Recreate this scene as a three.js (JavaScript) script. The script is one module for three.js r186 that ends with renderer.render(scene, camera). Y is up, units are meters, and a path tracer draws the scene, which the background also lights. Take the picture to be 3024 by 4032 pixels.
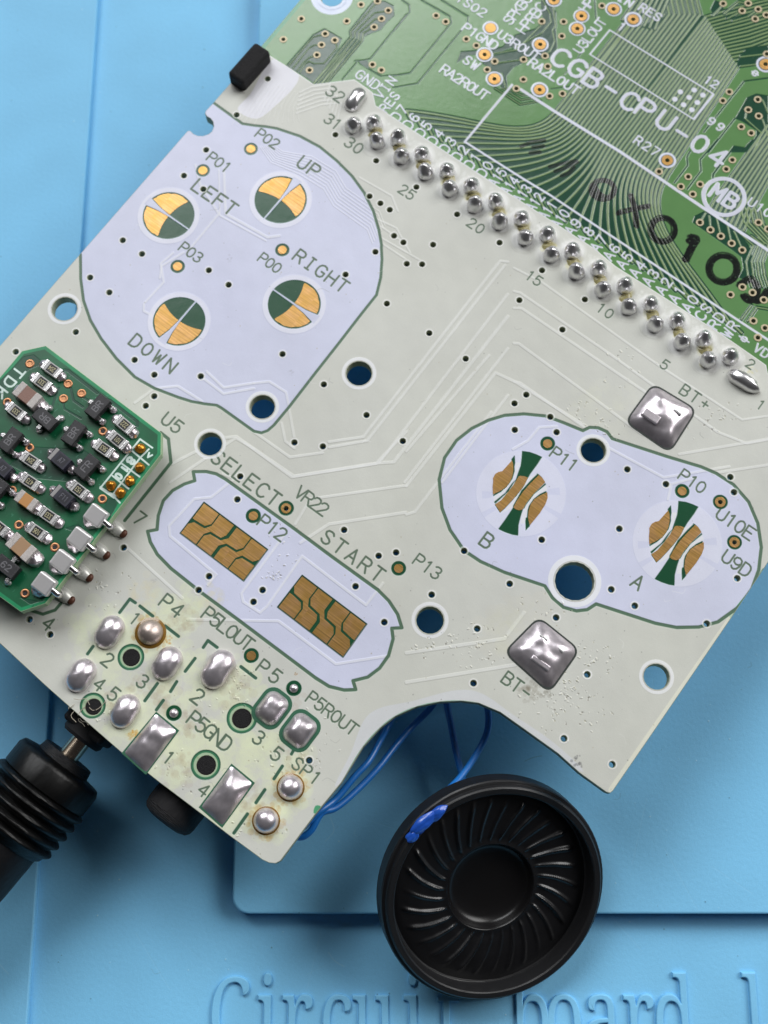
import * as THREE from 'three';
import { mergeGeometries, toCreasedNormals } from 'three/addons/utils/BufferGeometryUtils.js';
import { RoundedBoxGeometry } from 'three/addons/geometries/RoundedBoxGeometry.js';
import { TextGeometry } from 'three/addons/geometries/TextGeometry.js';
import { FontLoader } from 'three/addons/loaders/FontLoader.js';
import { ImprovedNoise } from 'three/addons/math/ImprovedNoise.js';
import { RectAreaLightUniformsLib } from 'three/addons/lights/RectAreaLightUniformsLib.js';

// ---------------------------------------------------------------- camera, light, exposure
const scene = new THREE.Scene();
const MM = 0.001;
const V3 = THREE.Vector3;
const FOC = 2800, CX = 829.5, CY = 1106, TO = 1659 / 3024;
const nrm = new V3(0.010, 0.278, 1).normalize();            // the board's plane, seen from the lens (x right, y down, z away)
const DIST = 113.69;                                         // lens to board plane, mm
const axX = new V3(1, 0, 0).addScaledVector(nrm, -nrm.x).normalize();
const axZ = new V3().crossVectors(nrm, axX).normalize();
const axY = nrm.clone().negate();
const toWorld = (v) => new V3(v.dot(axX), v.dot(axY), v.dot(axZ));
const eye = toWorld(new V3(0, 0, -DIST / nrm.z));            // origin: the point of the board in the middle of the picture
eye.y = DIST;
const camera = new THREE.PerspectiveCamera(2 * Math.atan(1106 / FOC) * 180 / Math.PI, 768 / 1024, 0.01, 20);
camera.position.copy(eye).multiplyScalar(MM);
camera.quaternion.setFromRotationMatrix(new THREE.Matrix4().makeBasis(toWorld(new V3(1, 0, 0)), toWorld(new V3(0, -1, 0)), toWorld(new V3(0, 0, -1))));
camera.focus = 0.114;
camera.userData.fStop = 40;
scene.add(camera);
// a photo position (pixels of the 3024 x 4032 picture) -> the point at height h above the board's top, mm
function at(px, py, h = 0) {
  const d = toWorld(new V3((px * TO - CX) / FOC, (py * TO - CY) / FOC, 1));
  return eye.clone().addScaledVector(d, (h - eye.y) / d.y);
}

scene.background = new THREE.Color(0.026, 0.026, 0.028);        // the room's even light
RectAreaLightUniformsLib.init();
const windows = [
  { pos: new V3(-0.496, 1.377, -1.363), size: [1.40, 0.95], power: 6.9, tint: [0.965, 0.985, 1.0] },
  { pos: new V3(1.429, 1.176, -0.760), size: [1.25, 1.15], power: 6.1, tint: [1.0, 0.995, 0.985] },
];
for (const w of windows) {
  const l = new THREE.RectAreaLight(new THREE.Color(...w.tint), w.power, ...w.size);
  l.name = 'window_light'; l.position.copy(w.pos); l.lookAt(0, 0, 0); scene.add(l);
}
const MAT_Y = -12.4;

const renderer = new THREE.WebGLRenderer({ antialias: true });
renderer.toneMapping = THREE.LinearToneMapping;
renderer.toneMappingExposure = 1.0;
renderer.shadowMap.enabled = true;

// ---------------------------------------------------------------- helpers
let seed = 7;
const rnd = () => { seed = (seed * 1664525 + 1013904223) >>> 0; return seed / 4294967296; };
const rr = (a, b) => a + (b - a) * rnd();
const noise = new ImprovedNoise();
const lin = (r, g, b) => new THREE.Color().setRGB(r, g, b);
const crop = (x0, y0, w) => (p) => [x0 + p[0] * w / 1659, y0 + p[1] * w / 1659];
// windows of the photograph in which positions were read, 1659 units across each
const A = crop(0, 0, 1100), B = crop(1000, 0, 1000), C = crop(2024, 0, 1000), D = crop(0, 900, 1000), E = crop(1000, 900, 1000), F = crop(2024, 900, 1000);
const G = crop(0, 1300, 899.8), H = crop(500, 1700, 1100), I = crop(1600, 1400, 1424), J = crop(200, 2300, 1200), K = crop(0, 2700, 900), L = crop(1100, 2600, 1400), M = crop(700, 3400, 2324);
const N1 = crop(1000, 0, 600), N2 = crop(1550, 0, 600), N3 = crop(2050, 0, 600), N4 = crop(2424, 0, 600), N5 = crop(2424, 550, 600), N6 = crop(2424, 950, 600), N7 = crop(1850, 450, 600);
const O = crop(840, 130, 400), PB = crop(1800, 1700, 600), Q1 = crop(0, 1360, 600), Q2 = crop(0, 1900, 600), R = crop(1050, 2700, 800), S = crop(0, 0, 1659);
const w3 = (W, p, h = 0) => at(...W(p), h);
const w2 = (W, p, h = 0) => { const q = at(...W(p), h); return [q.x, q.z]; };
const DP = [0.8005, 0.5993];                                  // the board's own x direction (x, z); its y is (-DP[1], DP[0])
const bx = (u, v) => [DP[0] * u - DP[1] * v, DP[1] * u + DP[0] * v];
const turnOf = (dx, dz) => Math.atan2(-dz, dx);

const counts = new Map();
function numbered(name) { const k = counts.get(name) ?? 0; counts.set(name, k + 1); return k ? name + '_' + String(k).padStart(3, '0') : name; }
function tag(o, label, category, group) { o.userData.label = label; o.userData.category = category; if (group) o.userData.group = group; return o; }
const shade = (o) => { o.castShadow = true; o.receiveShadow = true; return o; };
function base(name, [x, y, z]) { const g = new THREE.Group(); g.name = numbered(name); g.position.set(x * MM, y * MM, z * MM); scene.add(g); return g; }
const partNames = new Map();
// geometry in mm, world axes; stored relative to its parent
function part(name, geo, mat, parent, label) {
  const key = parent.uuid + name, k = partNames.get(key) ?? 0; partNames.set(key, k + 1);
  const off = new V3(); for (let p = parent; p && p !== scene; p = p.parent) off.add(p.position);
  const g = geo.clone(); g.scale(MM, MM, MM); 
  g.computeBoundingBox(); const c = g.boundingBox.getCenter(new V3());
  g.translate(-c.x, -c.y, -c.z);
  const m = shade(new THREE.Mesh(g, mat)); m.name = k ? name + '_' + String(k).padStart(3, '0') : name;
  m.position.copy(c).sub(off); parent.add(m);
  if (label) m.userData.label = label;
  return m;
}
const place = (geo, x, y, z, turn = 0) => { if (turn) geo.rotateY(turn); return geo.translate(x, y, z); };
function multi(list) {                                        // one mesh of several materials
  const gs = list.map(([g]) => { let q = g.index ? g.toNonIndexed() : g.clone(); for (const n of Object.keys(q.attributes)) if (!['position', 'normal', 'uv'].includes(n)) q.deleteAttribute(n); return q; });
  return [mergeGeometries(gs, true), list.map(([, m]) => m)];
}
const box = (w, h, d, r = 0.06, s = 2) => new RoundedBoxGeometry(w, h, d, s, r);
// a solder pad with four straight sides
function quadPillow(p, H, { sd = 0, wob = 0.06, nu = 22, nv = 30 } = {}) {
  const pos = [], idx = [], uv = [];
  for (let j = 0; j <= nv; j++) for (let i = 0; i <= nu; i++) {
    const u = i / nu, v = j / nv, x = (p[0][0] * (1 - u) + p[1][0] * u) * (1 - v) + (p[3][0] * (1 - u) + p[2][0] * u) * v, z = (p[0][1] * (1 - u) + p[1][1] * u) * (1 - v) + (p[3][1] * (1 - u) + p[2][1] * u) * v;
    const a = Math.sin(Math.PI * u), b = Math.sin(Math.PI * v), h = (1 - Math.pow(Math.abs(2 * u - 1), 2.6)) * (1 - Math.pow(Math.abs(2 * v - 1), 4)) * (0.86 + 0.14 * Math.cos(6.28 * (v - 0.35)));
    pos.push(x, H * h * (1 + wob * 3 * noise.noise(x * 0.8 + sd, z * 0.8, sd)), z); uv.push(x / 4, z / 4);
  }
  for (let j = 0; j < nv; j++) for (let i = 0; i < nu; i++) { const a = j * (nu + 1) + i, b = a + 1, c = a + nu + 1, d = c + 1; idx.push(a, c, b, b, c, d); }
  const g = new THREE.BufferGeometry(); g.setAttribute('position', new THREE.Float32BufferAttribute(pos, 3)); g.setIndex(idx); g.setAttribute('uv', new THREE.Float32BufferAttribute(uv, 2));
  orient(g).computeVertexNormals(); return g;
}
// outline (list of [x, z] in mm) -> a slab from y0 to y1
function slab(pts, y0, y1, holes = [], bevel = 0, curveSegments = 10) {
  const sh = new THREE.Shape(pts.map(([x, z]) => new THREE.Vector2(x, -z)));
  for (const [x, z, r] of holes) { const p = new THREE.Path(); p.absarc(x, -z, r, 0, Math.PI * 2, true); sh.holes.push(p); }
  const g = new THREE.ExtrudeGeometry(sh, { depth: y1 - y0 - 2 * bevel, bevelEnabled: bevel > 0, bevelThickness: bevel, bevelSize: bevel, bevelOffset: -bevel, bevelSegments: 2, curveSegments });
  g.rotateX(-Math.PI / 2); g.translate(0, y0 + bevel, 0);
  return g;
}
function resample(pts, n) { const c = new THREE.CatmullRomCurve3(pts.map(([x, z]) => new V3(x, 0, z)), true, 'catmullrom', 0.35); return c.getSpacedPoints(n).slice(0, n).map((p) => [p.x, p.z]); }
// a solder pillow over an outline
function pillow(pts, H, { y0 = 0, exp = 2, rings = 14, wob = 0.03, sd = 0, n = 56, smooth = true } = {}) {
  const out = smooth ? resample(pts, n) : pts, N = out.length;
  const cx = out.reduce((s, p) => s + p[0], 0) / N, cz = out.reduce((s, p) => s + p[1], 0) / N;
  const pos = [], idx = [];
  for (let k = 0; k <= rings; k++) {
    const f = k / rings, s = exp === 'dome' ? Math.cos(f * Math.PI / 2) : 1 - f, hh = exp === 'dome' ? Math.sin(f * Math.PI / 2) : 1 - Math.pow(s, exp);
    for (let i = 0; i < N; i++) {
      const x = cx + (out[i][0] - cx) * s, z = cz + (out[i][1] - cz) * s;
      const w = 1 + wob * 3 * noise.noise(x * 0.7 + sd * 7.3, z * 0.7, sd) + 0.12 * wob * noise.noise(x * 2.6, z * 2.6, sd + 4.2);
      pos.push(x, y0 + H * hh * w, z);
    }
  }
  for (let k = 0; k < rings; k++) for (let i = 0; i < N; i++) {
    const a = k * N + i, b = k * N + (i + 1) % N, c = a + N, d = b + N;
    idx.push(a, c, b, b, c, d);
  }
  const g = new THREE.BufferGeometry();
  g.setAttribute('position', new THREE.Float32BufferAttribute(pos, 3)); g.setIndex(idx);
  const q = orient(g);
  q.computeVertexNormals();
  q.setAttribute('uv', new THREE.Float32BufferAttribute(new Float32Array(N * (rings + 1) * 2), 2));
  for (let i = 0; i < q.attributes.position.count; i++) q.attributes.uv.setXY(i, pos[i * 3] / 4, pos[i * 3 + 2] / 4);
  return q;
}
function orient(g) {                                          // wind so that the top faces up
  const p = g.attributes.position, ix = g.index.array; let s = 0;
  for (let i = 0; i < ix.length; i += 3) { const [a, b, c] = [ix[i], ix[i + 1], ix[i + 2]]; s += (p.getZ(b) - p.getZ(a)) * (p.getX(c) - p.getX(a)) - (p.getX(b) - p.getX(a)) * (p.getZ(c) - p.getZ(a)); }
  if (s < 0) for (let i = 0; i < ix.length; i += 3) { const t = ix[i + 1]; ix[i + 1] = ix[i + 2]; ix[i + 2] = t; }
  return g;
}
const tube = (pts, r, seg = 60, rad = 10) => new THREE.TubeGeometry(new THREE.CatmullRomCurve3(pts), seg, r, rad, false);

function canvasOf(w, h) { const c = document.createElement('canvas'); c.width = w; c.height = h; return c; }
function texOf(c, srgb, repeat) { const t = new THREE.CanvasTexture(c); if (srgb) t.colorSpace = THREE.SRGBColorSpace; if (repeat) t.wrapS = t.wrapT = THREE.RepeatWrapping; return t; }
function noiseTex(n, fn, srgb = false) {
  const d = new Uint8Array(n * n * 4);
  for (let y = 0; y < n; y++) for (let x = 0; x < n; x++) { const v = fn(x / n, y / n), o = (y * n + x) * 4; for (let c = 0; c < 3; c++) d[o + c] = 255 * Math.min(1, Math.max(0, Array.isArray(v) ? v[c] : v)); d[o + 3] = 255; }
  const t = new THREE.DataTexture(d, n, n); t.magFilter = THREE.LinearFilter; t.wrapS = t.wrapT = THREE.RepeatWrapping; if (srgb) t.colorSpace = THREE.SRGBColorSpace; t.needsUpdate = true; return t;
}
const fbm = (x, y, z, o = 4) => { let s = 0, a = 0.5, f = 1; for (let i = 0; i < o; i++) { s += a * noise.noise(x * f, y * f, z); f *= 2.03; a *= 0.5; } return s; };
const grain = noiseTex(512, (u, v) => 0.5 + 0.9 * fbm(u * 24, v * 24, 3.3, 4));
const brushed = noiseTex(512, (u, v) => { const s = 0.5 + 0.5 * fbm(u * 4, v * 52, 1.7, 3) + 0.45 * fbm(u * 2, v * 110, 5.1, 1); return s; });

// ---------------------------------------------------------------- materials
const std = (o) => new THREE.MeshStandardMaterial(o);
const phy = (o) => new THREE.MeshPhysicalMaterial(o);
const goldMap = noiseTex(512, (u, v) => { const s = 0.5 + 0.45 * fbm(u * 2, v * 64, 1.7, 3) + 0.5 * fbm(u * 1.3, v * 130, 5.1, 1), t = fbm(u * 9, v * 9, 8.8, 3); const k = 0.80 + 0.34 * (s - 0.5) + 0.06 * t; return [0.93 * k, 0.73 * k, 0.48 * k * (0.95 + 0.25 * t)]; }, true);
const mGold = std({ map: goldMap, metalness: 1, roughness: 0.40, bumpMap: brushed, bumpScale: 0.000009 });
const mCopper = std({ color: lin(0.55, 0.27, 0.14), metalness: 0.9, roughness: 0.45 });
const mRing = std({ color: lin(0.52, 0.44, 0.29), metalness: 0.3, roughness: 0.45 });
const mRingGold = std({ color: lin(0.85, 0.60, 0.30), metalness: 0.85, roughness: 0.38 });
const solderRough = noiseTex(256, (u, v) => 0.31 + 0.10 * Math.abs(fbm(u * 8, v * 8, 2.2, 4)) + 0.16 * Math.max(0, fbm(u * 2, v * 2, 6, 2)));
const solderTint = noiseTex(256, (u, v) => { const k = 0.93 + 0.14 * fbm(u * 5, v * 5, 9.1, 4); return [k, 0.975 * k, 0.99 * k]; }, true);
const mSolder = std({ map: solderTint, color: lin(0.84, 0.82, 0.84), metalness: 0.82, roughness: 1, roughnessMap: solderRough, bumpMap: grain, bumpScale: 0.0000012 });
const mPin = std({ color: lin(0.78, 0.77, 0.78), metalness: 0.88, roughness: 0.28 });
const mTin = std({ color: lin(0.78, 0.76, 0.76), metalness: 1, roughness: 0.26, bumpMap: grain, bumpScale: 0.000002 });
const mDull = std({ map: solderTint, color: lin(0.62, 0.55, 0.48), metalness: 0.8, roughness: 0.42, bumpMap: grain, bumpScale: 0.000008 });
const mFlux = phy({ color: lin(0.32, 0.17, 0.03), roughness: 0.25, transmission: 0.35, thickness: 0.0003, ior: 1.5, clearcoat: 0.4 });
const mBlack = phy({ specularIntensity: 0.5,  color: lin(0.007, 0.007, 0.008), roughness: 0.5, bumpMap: grain, bumpScale: 0.00005 });
const mBlackRough = std({ color: lin(0.008, 0.0075, 0.009), roughness: 0.8, bumpMap: grain, bumpScale: 0.00012 });
const mBlackGloss = std({ color: lin(0.009, 0.009, 0.010), roughness: 0.22, bumpMap: grain, bumpScale: 0.00001 });
const dust = noiseTex(512, (u, v) => { const d = fbm(u * 70, v * 70, 6.6, 2), e = fbm(u * 9, v * 9, 1.1, 3); const k = 0.085 + (d > 0.34 ? 0.22 : 0) + 0.05 * Math.max(0, e); return [k, k * 0.98, k * 1.02]; }, true);
const mRubber = phy({ map: dust, specularIntensity: 0.6,  color: lin(0.007, 0.007, 0.0085), roughness: 0.42, bumpMap: grain, bumpScale: 0.00006 });
// ---------------------------------------------------------------- a single-stroke lettering, 4 wide and 6 high
const GLYPH = {
  A: '0,0 2,6 4,0|.7,2 3.3,2', B: '0,0 0,6 2.6,6 3.6,5.4 3.7,4.4 3.2,3.4 2.6,3.2 0,3.2|2.6,3.2 3.7,2.6 4,1.6 3.6,.5 2.7,0 0,0', C: '4,5 3.2,5.8 2,6 .9,5.5 .2,4.5 0,3 .2,1.5 .9,.5 2,0 3.2,.2 4,1', D: '0,0 0,6 2,6 3.2,5.5 3.9,4.4 4,3 3.9,1.6 3.2,.5 2,0 0,0',
  E: '4,6 0,6 0,0 4,0|0,3.2 3,3.2', F: '4,6 0,6 0,0|0,3.2 3,3.2', G: '4,5 3.2,5.8 2,6 .9,5.5 .2,4.5 0,3 .2,1.5 .9,.5 2,0 3.2,.3 4,1.2 4,2.8 2.4,2.8', H: '0,0 0,6|4,0 4,6|0,3.1 4,3.1', I: '1,6 3,6|2,6 2,0|1,0 3,0', K: '0,0 0,6|4,6 0,2.4|1.4,3.6 4,0', L: '0,6 0,0 3.8,0',
  M: '0,0 0,6 2,2.4 4,6 4,0', N: '0,0 0,6 4,0 4,6', O: '2,6 .9,5.5 .2,4.5 0,3 .2,1.5 .9,.5 2,0 3.1,.5 3.8,1.5 4,3 3.8,4.5 3.1,5.5 2,6', P: '0,0 0,6 2.7,6 3.7,5.4 4,4.4 3.7,3.4 2.7,2.8 0,2.8', R: '0,0 0,6 2.7,6 3.7,5.4 4,4.4 3.7,3.4 2.7,2.9 0,2.9|2.4,2.9 4,0',
  S: '3.8,5 3.1,5.8 2,6 .8,5.7 .2,4.8 .5,3.8 1.4,3.2 2.8,2.7 3.7,2 3.8,1.1 3.2,.3 2,0 .8,.3 .1,1.1', T: '0,6 4,6|2,6 2,0', U: '0,6 0,1.6 .6,.5 2,0 3.4,.5 4,1.6 4,6', V: '0,6 2,0 4,6', W: '0,6 1,0 2,4.4 3,0 4,6', X: '0,0 4,6|0,6 4,0',
  0: '2,6 .9,5.5 .3,4.5 .1,3 .3,1.5 .9,.5 2,0 3.1,.5 3.7,1.5 3.9,3 3.7,4.5 3.1,5.5 2,6', 1: '1,5 2.2,6 2.2,0', 2: '.2,4.8 .8,5.7 2,6 3.2,5.7 3.8,4.7 3.5,3.6 .1,0 4,0', 3: '.3,5.4 1.2,6 2.6,6 3.5,5.4 3.6,4.2 2.9,3.4 1.8,3.2|2.6,3.2 3.6,2.6 3.9,1.5 3.3,.5 2,0 .8,.2 .1,1', 4: '3,0 3,6 0,1.8 4,1.8',
  5: '3.7,6 .6,6 .3,3.2 1.3,3.8 2.6,3.8 3.6,3 3.9,1.9 3.4,.6 2.2,0 1,.1 .1,.9', 6: '3.6,5.2 2.9,5.9 1.9,6 .8,5.2 .2,3.6 .1,2 .6,.6 2,0 3.3,.4 3.9,1.6 3.5,2.9 2.3,3.5 1,3.2 .2,2.2', 7: '.1,6 4,6 1.4,0', 8: '2,3.2 .8,3.7 .4,4.7 .9,5.7 2,6 3.1,5.7 3.6,4.7 3.2,3.7 2,3.2 .6,2.6 .1,1.5 .7,.4 2,0 3.3,.4 3.9,1.5 3.4,2.6 2,3.2', 9: '.4,.8 1.1,.1 2.1,0 3.2,.8 3.8,2.4 3.9,4 3.4,5.4 2,6 .7,5.6 .1,4.4 .5,3.1 1.7,2.5 3,2.8 3.8,3.8',
  '-': '.4,2.9 3.6,2.9', '+': '.3,2.9 3.7,2.9|2,1.2 2,4.6', '/': '2,6 2,0', '#': '2,6.6 2,-.6|2,4.8 .8,4.4 .3,3 .8,1.6 2,1.2 3.2,1.6 3.7,3 3.2,4.4 2,4.8', '@': '0,3 4,3|2,4.8 1,4.4 .6,3 1,1.6 2,1.2 3,1.6 3.4,3 3,4.4 2,4.8', '>': '.3,5 2,1 3.7,5',
};
// writes text centred at [x, z] mm along direction dir; h: height of a capital, pitch: from letter to letter, mm
function write(ctx, text, x, z, h, pitch, lw, col, dir, wide = 0.66) {
  const [ux, uz] = dir; ctx.save(); ctx.strokeStyle = col; ctx.lineWidth = lw; ctx.lineCap = 'round'; ctx.lineJoin = 'round';
  ctx.transform(ux, uz, -uz, ux, x, z);
  [...text].forEach((ch, i) => {
    const g = GLYPH[ch]; if (!g) return;
    const ox = (i - (text.length - 1) / 2) * pitch;
    for (const s of g.split('|')) { ctx.beginPath(); s.split(' ').forEach((q, j) => { const [a, b] = q.split(',').map(Number); ctx[j ? 'lineTo' : 'moveTo'](ox + (a / 4 - 0.5) * h * wide, (0.5 - b / 6) * h); }); ctx.stroke(); }
  });
  ctx.restore();
}
// ---------------------------------------------------------------- what is printed, plated and drilled on the board
const corners = [[0, 0], [3024, 0], [0, 4032], [3024, 4032]].map((p) => at(...p));
const TX0 = Math.min(...corners.map((p) => p.x)) - 1, TX1 = Math.max(...corners.map((p) => p.x)) + 1, TZ0 = Math.min(...corners.map((p) => p.z)) - 1, TZ1 = Math.max(...corners.map((p) => p.z)) - 6;
const TW = 2048, TH = 2048, TSX = TW / (TX1 - TX0), TSZ = TH / (TZ1 - TZ0);
const cCol = canvasOf(TW, TH), cBmp = canvasOf(TW, TH), cRgh = canvasOf(1024, 1024);
const kc = cCol.getContext('2d'), kb = cBmp.getContext('2d'), kr = cRgh.getContext('2d');
for (const [k, s] of [[kc, 1], [kb, 1], [kr, 0.5]]) k.setTransform(TSX * s, 0, 0, TSZ * s, -TX0 * TSX * s, -TZ0 * TSZ * s);
const rmm = (W, p, r) => { const a = w3(W, p), b = w3(W, [p[0] + 0.8 * r, p[1] + 0.6 * r]); return a.distanceTo(b); };
const fillAll = (k, col) => { k.fillStyle = col; k.fillRect(TX0 - 5, TZ0 - 5, TX1 - TX0 + 10, TZ1 - TZ0 + 10); };
function trace(k, pts, close, smooth) {
  let q = pts;
  if (smooth) q = new THREE.CatmullRomCurve3(pts.map(([x, z]) => new V3(x, 0, z)), !!close, 'centripetal').getPoints(pts.length * 8).map((p) => [p.x, p.z]);
  k.beginPath(); q.forEach(([x, z], i) => (i ? k.lineTo(x, z) : k.moveTo(x, z))); if (close) k.closePath();
}
const fillP = (k, pts, col, smooth) => { trace(k, pts, true, smooth); k.fillStyle = col; k.fill(); };
const lineP = (k, pts, lw, col, smooth, close) => { trace(k, pts, close, smooth); k.lineWidth = lw; k.strokeStyle = col; k.lineCap = k.lineJoin = 'round'; k.stroke(); };
const disc = (k, x, z, r, col) => { k.beginPath(); k.arc(x, z, r, 0, 7); k.fillStyle = col; k.fill(); };
const ring = (k, x, z, r, lw, col) => { k.beginPath(); k.arc(x, z, r, 0, 7); k.lineWidth = lw; k.strokeStyle = col; k.stroke(); };
const px = (W, list) => list.map((p) => w2(W, p));

const SILK = '#cacbc3', LAV = '#cdd0e6', WIN = '#0f4a2e', RIM = '#4b6a52', INK = '#566a56', DGREEN = '#194632', POUR = '#608b55', TRACE = '#80976a', WHITE = '#d6d8e6';
const circleOut = [];
// the board's edge, following the photograph and going on outside it
const edgePts = [...px(S, [[1475, -350], [1181, 0], [1029, 181]]), ...px(O, [[640, 370], [520, 500]]), ...px(A, [[1392, 489], [1372, 489], [1262, 615], [1222, 657], [1217, 672], [1226, 690], [1250, 704], [1264, 722], [1269, 750], [1258, 780], [1238, 796], [1205, 807], [1175, 806], [1150, 796], [1128, 775], [1113, 778], [500, 1480]]),
  ...px(D, [[0, 765], [-250, 1065]]), ...px(S, [[-330, 1900], [-250, 2330], [0, 2534], [179, 2700], [354, 2855], [472, 2958], [624, 3078], [803, 3213], [900, 3288], [1032, 3385], [1060, 3398], [1085, 3400], [1104, 3390]]),
  ...px(L, [[165, 722], [290, 570], [390, 405], [470, 316], [540, 262], [640, 217], [750, 194], [850, 190], [930, 200], [1030, 242], [1140, 320], [1300, 435], [1400, 525], [1525, 615], [1543, 620], [1556, 610]]), ...px(I, [[1180, 1659], [1500, 1190], [1615, 1015]]), ...px(S, [[3160, 2010], [3420, 1640], [3700, 1200], [3700, -350]])];

const dpadEdge = [...px(A, [[1262, 606], [1440, 735]]), ...px(B, [[0, 820], [80, 828], [150, 840], [300, 890], [430, 960], [540, 1050], [640, 1150], [720, 1260], [780, 1380], [815, 1500], [833, 1600]]), ...px(E, [[832, 130], [836, 200], [828, 320], [800, 435], [700, 560], [550, 755], [400, 945], [230, 1165], [130, 1285], [90, 1320], [50, 1335], [0, 1325]]), ...px(D, [[1450, 1175], [1415, 1155], [1330, 1145], [1250, 1130], [1170, 1105], [1010, 1045], [880, 970], [760, 850], [660, 720], [590, 600], [545, 470], [527, 330], [525, 170]])];
const selEdge = px(H, [[393, 238], [470, 237], [530, 251], [585, 282], [985, 570], [1220, 745], [1490, 940], [1555, 1005], [1607, 1085], [1632, 1165], [1572, 1168], [1580, 1230], [1553, 1330], [1500, 1405], [1430, 1458], [1342, 1480], [1358, 1532], [1290, 1535], [1200, 1513], [1120, 1463], [650, 1110], [440, 955], [260, 812], [180, 730], [138, 655], [122, 592], [178, 582], [185, 500], [215, 410], [270, 350], [340, 312], [402, 292]]);
const abEdge = px(I, [[300, 335], [375, 298], [450, 275], [540, 268], [640, 278], [720, 308], [810, 345], [840, 330], [880, 332], [920, 350], [945, 382], [1200, 465], [1350, 510], [1420, 540], [1500, 592], [1570, 672], [1612, 770], [1628, 880], [1616, 985], [1585, 1070], [1530, 1150], [1430, 1222], [1340, 1246], [1240, 1248], [1140, 1228], [870, 1140], [830, 1166], [780, 1172], [720, 1155], [670, 1112], [635, 1057], [450, 995], [340, 945], [265, 895], [200, 800], [163, 700], [150, 570], [175, 470], [230, 390]]);
const greenEdge = [...px(O, [[760, 290]]), ...px(N1, [[165, 605], [400, 750], [650, 922], [1090, 868], [1210, 950], [1290, 1010], [1322, 1150], [1659, 1375]]), ...px(N7, [[280, 770], [870, 1150], [1350, 1460]]), ...px(N6, [[0, 275], [700, 722], [1150, 1012], [1550, 1290], [1635, 1350], [1655, 1450], [1800, 1560]]), ...px(S, [[3800, 1800], [3800, -500], [1300, -500]])];

fillAll(kc, SILK); fillAll(kb, '#707070'); fillAll(kr, '#7a7a7a');
// lavender lettering-free fields over the button areas
for (const e of [dpadEdge, selEdge, abEdge]) fillP(kc, e, LAV);
fillP(kc, [...px(A, [[1440, 735], [1262, 606], [1217, 668], [1270, 750], [1120, 775], [490, 1490]]), ...px(D, [[525, 170], [900, 600]]), ...px(B, [[300, 890]])], LAV);
fillP(kc, px(H, [[530, 300], [860, 560], [1010, 720], [1300, 900], [1500, 1000], [1560, 1080], [1520, 1180], [1500, 1400], [1340, 1460], [1120, 1440], [700, 1060], [540, 1000], [300, 830], [190, 700], [190, 520], [280, 380], [420, 310]]), LAV, true);
fillP(kc, px(L, [[260, 590], [330, 440], [420, 250], [620, 190], [900, 140], [1100, 260], [1300, 400], [1420, 520], [1100, 360], [900, 215], [640, 230], [440, 420]]), '#cfd1d3', true);
fillP(kc, px(O, [[1000, 420], [1400, 700], [1000, 1200], [700, 1400], [400, 1250], [600, 1000]]), '#dddde4', true);
// relief of the copper under the white print
const ridge = (W, list, w = 0.2) => { const p = px(W, list); lineP(kb, p, w * 1.3, 'rgba(150,150,150,.8)'); lineP(kc, p, w, 'rgba(236,237,236,.42)'); };
ridge(E, [[490, 1395], [715, 1362], [1610, 212], [1659, 218]]); ridge(E, [[492, 1430], [740, 1387], [1640, 240]]); ridge(E, [[0, 1330], [30, 1350], [235, 1495], [450, 1465]]);
ridge(E, [[-60, 1400], [260, 1620], [820, 1532], [915, 1526], [1659, 575]], 0.24); ridge(E, [[820, 1530], [1659, 430]]); ridge(E, [[985, 1659], [1659, 785]]); ridge(E, [[1230, 1659], [1659, 1090]]);
ridge(E, [[230, 1180], [262, 1360]]); ridge(E, [[180, 1270], [205, 1390], [264, 1435]]); ridge(E, [[0, 1010], [100, 1000], [210, 1070], [232, 1180]]);
ridge(F, [[0, 258], [180, 350], [960, 905], [1490, 1250], [1659, 1225]], 0.16); ridge(F, [[0, 410], [40, 420], [640, 830], [1330, 1330], [1520, 1405], [1659, 1380]], 0.18); ridge(F, [[0, 520], [50, 522], [740, 990], [1100, 1230]]); ridge(F, [[0, 750], [30, 752], [520, 1110], [830, 1340], [920, 1370]]); ridge(F, [[0, 1000], [40, 1010], [460, 1300]]); ridge(F, [[1080, 1475], [1520, 1400], [1659, 1375]]); ridge(F, [[1300, 1600], [1659, 1545]]);
ridge(I, [[0, 600], [410, 80], [500, 122], [830, 330]], 0.22); ridge(I, [[0, 730], [40, 718], [390, 260]], 0.2); ridge(I, [[0, 440], [380, 0]]); ridge(I, [[920, 420], [1180, 560], [1480, 510]]); ridge(I, [[0, 1365], [450, 1300], [540, 1180]], 0.24); ridge(I, [[0, 1500], [500, 1420]], 0.24); ridge(I, [[490, 430], [560, 390], [610, 330], [690, 325]]); ridge(I, [[1200, 660], [1215, 590], [1330, 560]]);
ridge(H, [[270, 190], [560, 40], [650, 30], [980, 270], [1480, 190], [1659, 0]], 0.22); ridge(H, [[570, 250], [640, 280], [500, 390], [400, 400], [250, 560], [255, 620], [530, 850], [480, 910]]); ridge(H, [[930, 620], [680, 960], [690, 1010], [790, 1075], [830, 1040], [1040, 740], [1420, 1030], [1520, 900]]); ridge(H, [[360, 1115], [900, 1125], [1240, 1380], [1560, 1330]]); ridge(H, [[0, 690], [330, 990]]); ridge(H, [[1000, 550], [1090, 400], [1659, 320]]); ridge(H, [[1030, 660], [1200, 550], [1659, 480]], 0.22);
ridge(D, [[1310, 965], [1460, 1080], [1659, 1045]]); ridge(D, [[1350, 935], [1460, 1040], [1659, 1010]]); ridge(D, [[880, 1140], [1010, 1045], [1160, 1030], [1320, 1130]]); ridge(D, [[1110, 1659], [1540, 1370], [1659, 1440]]);
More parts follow.
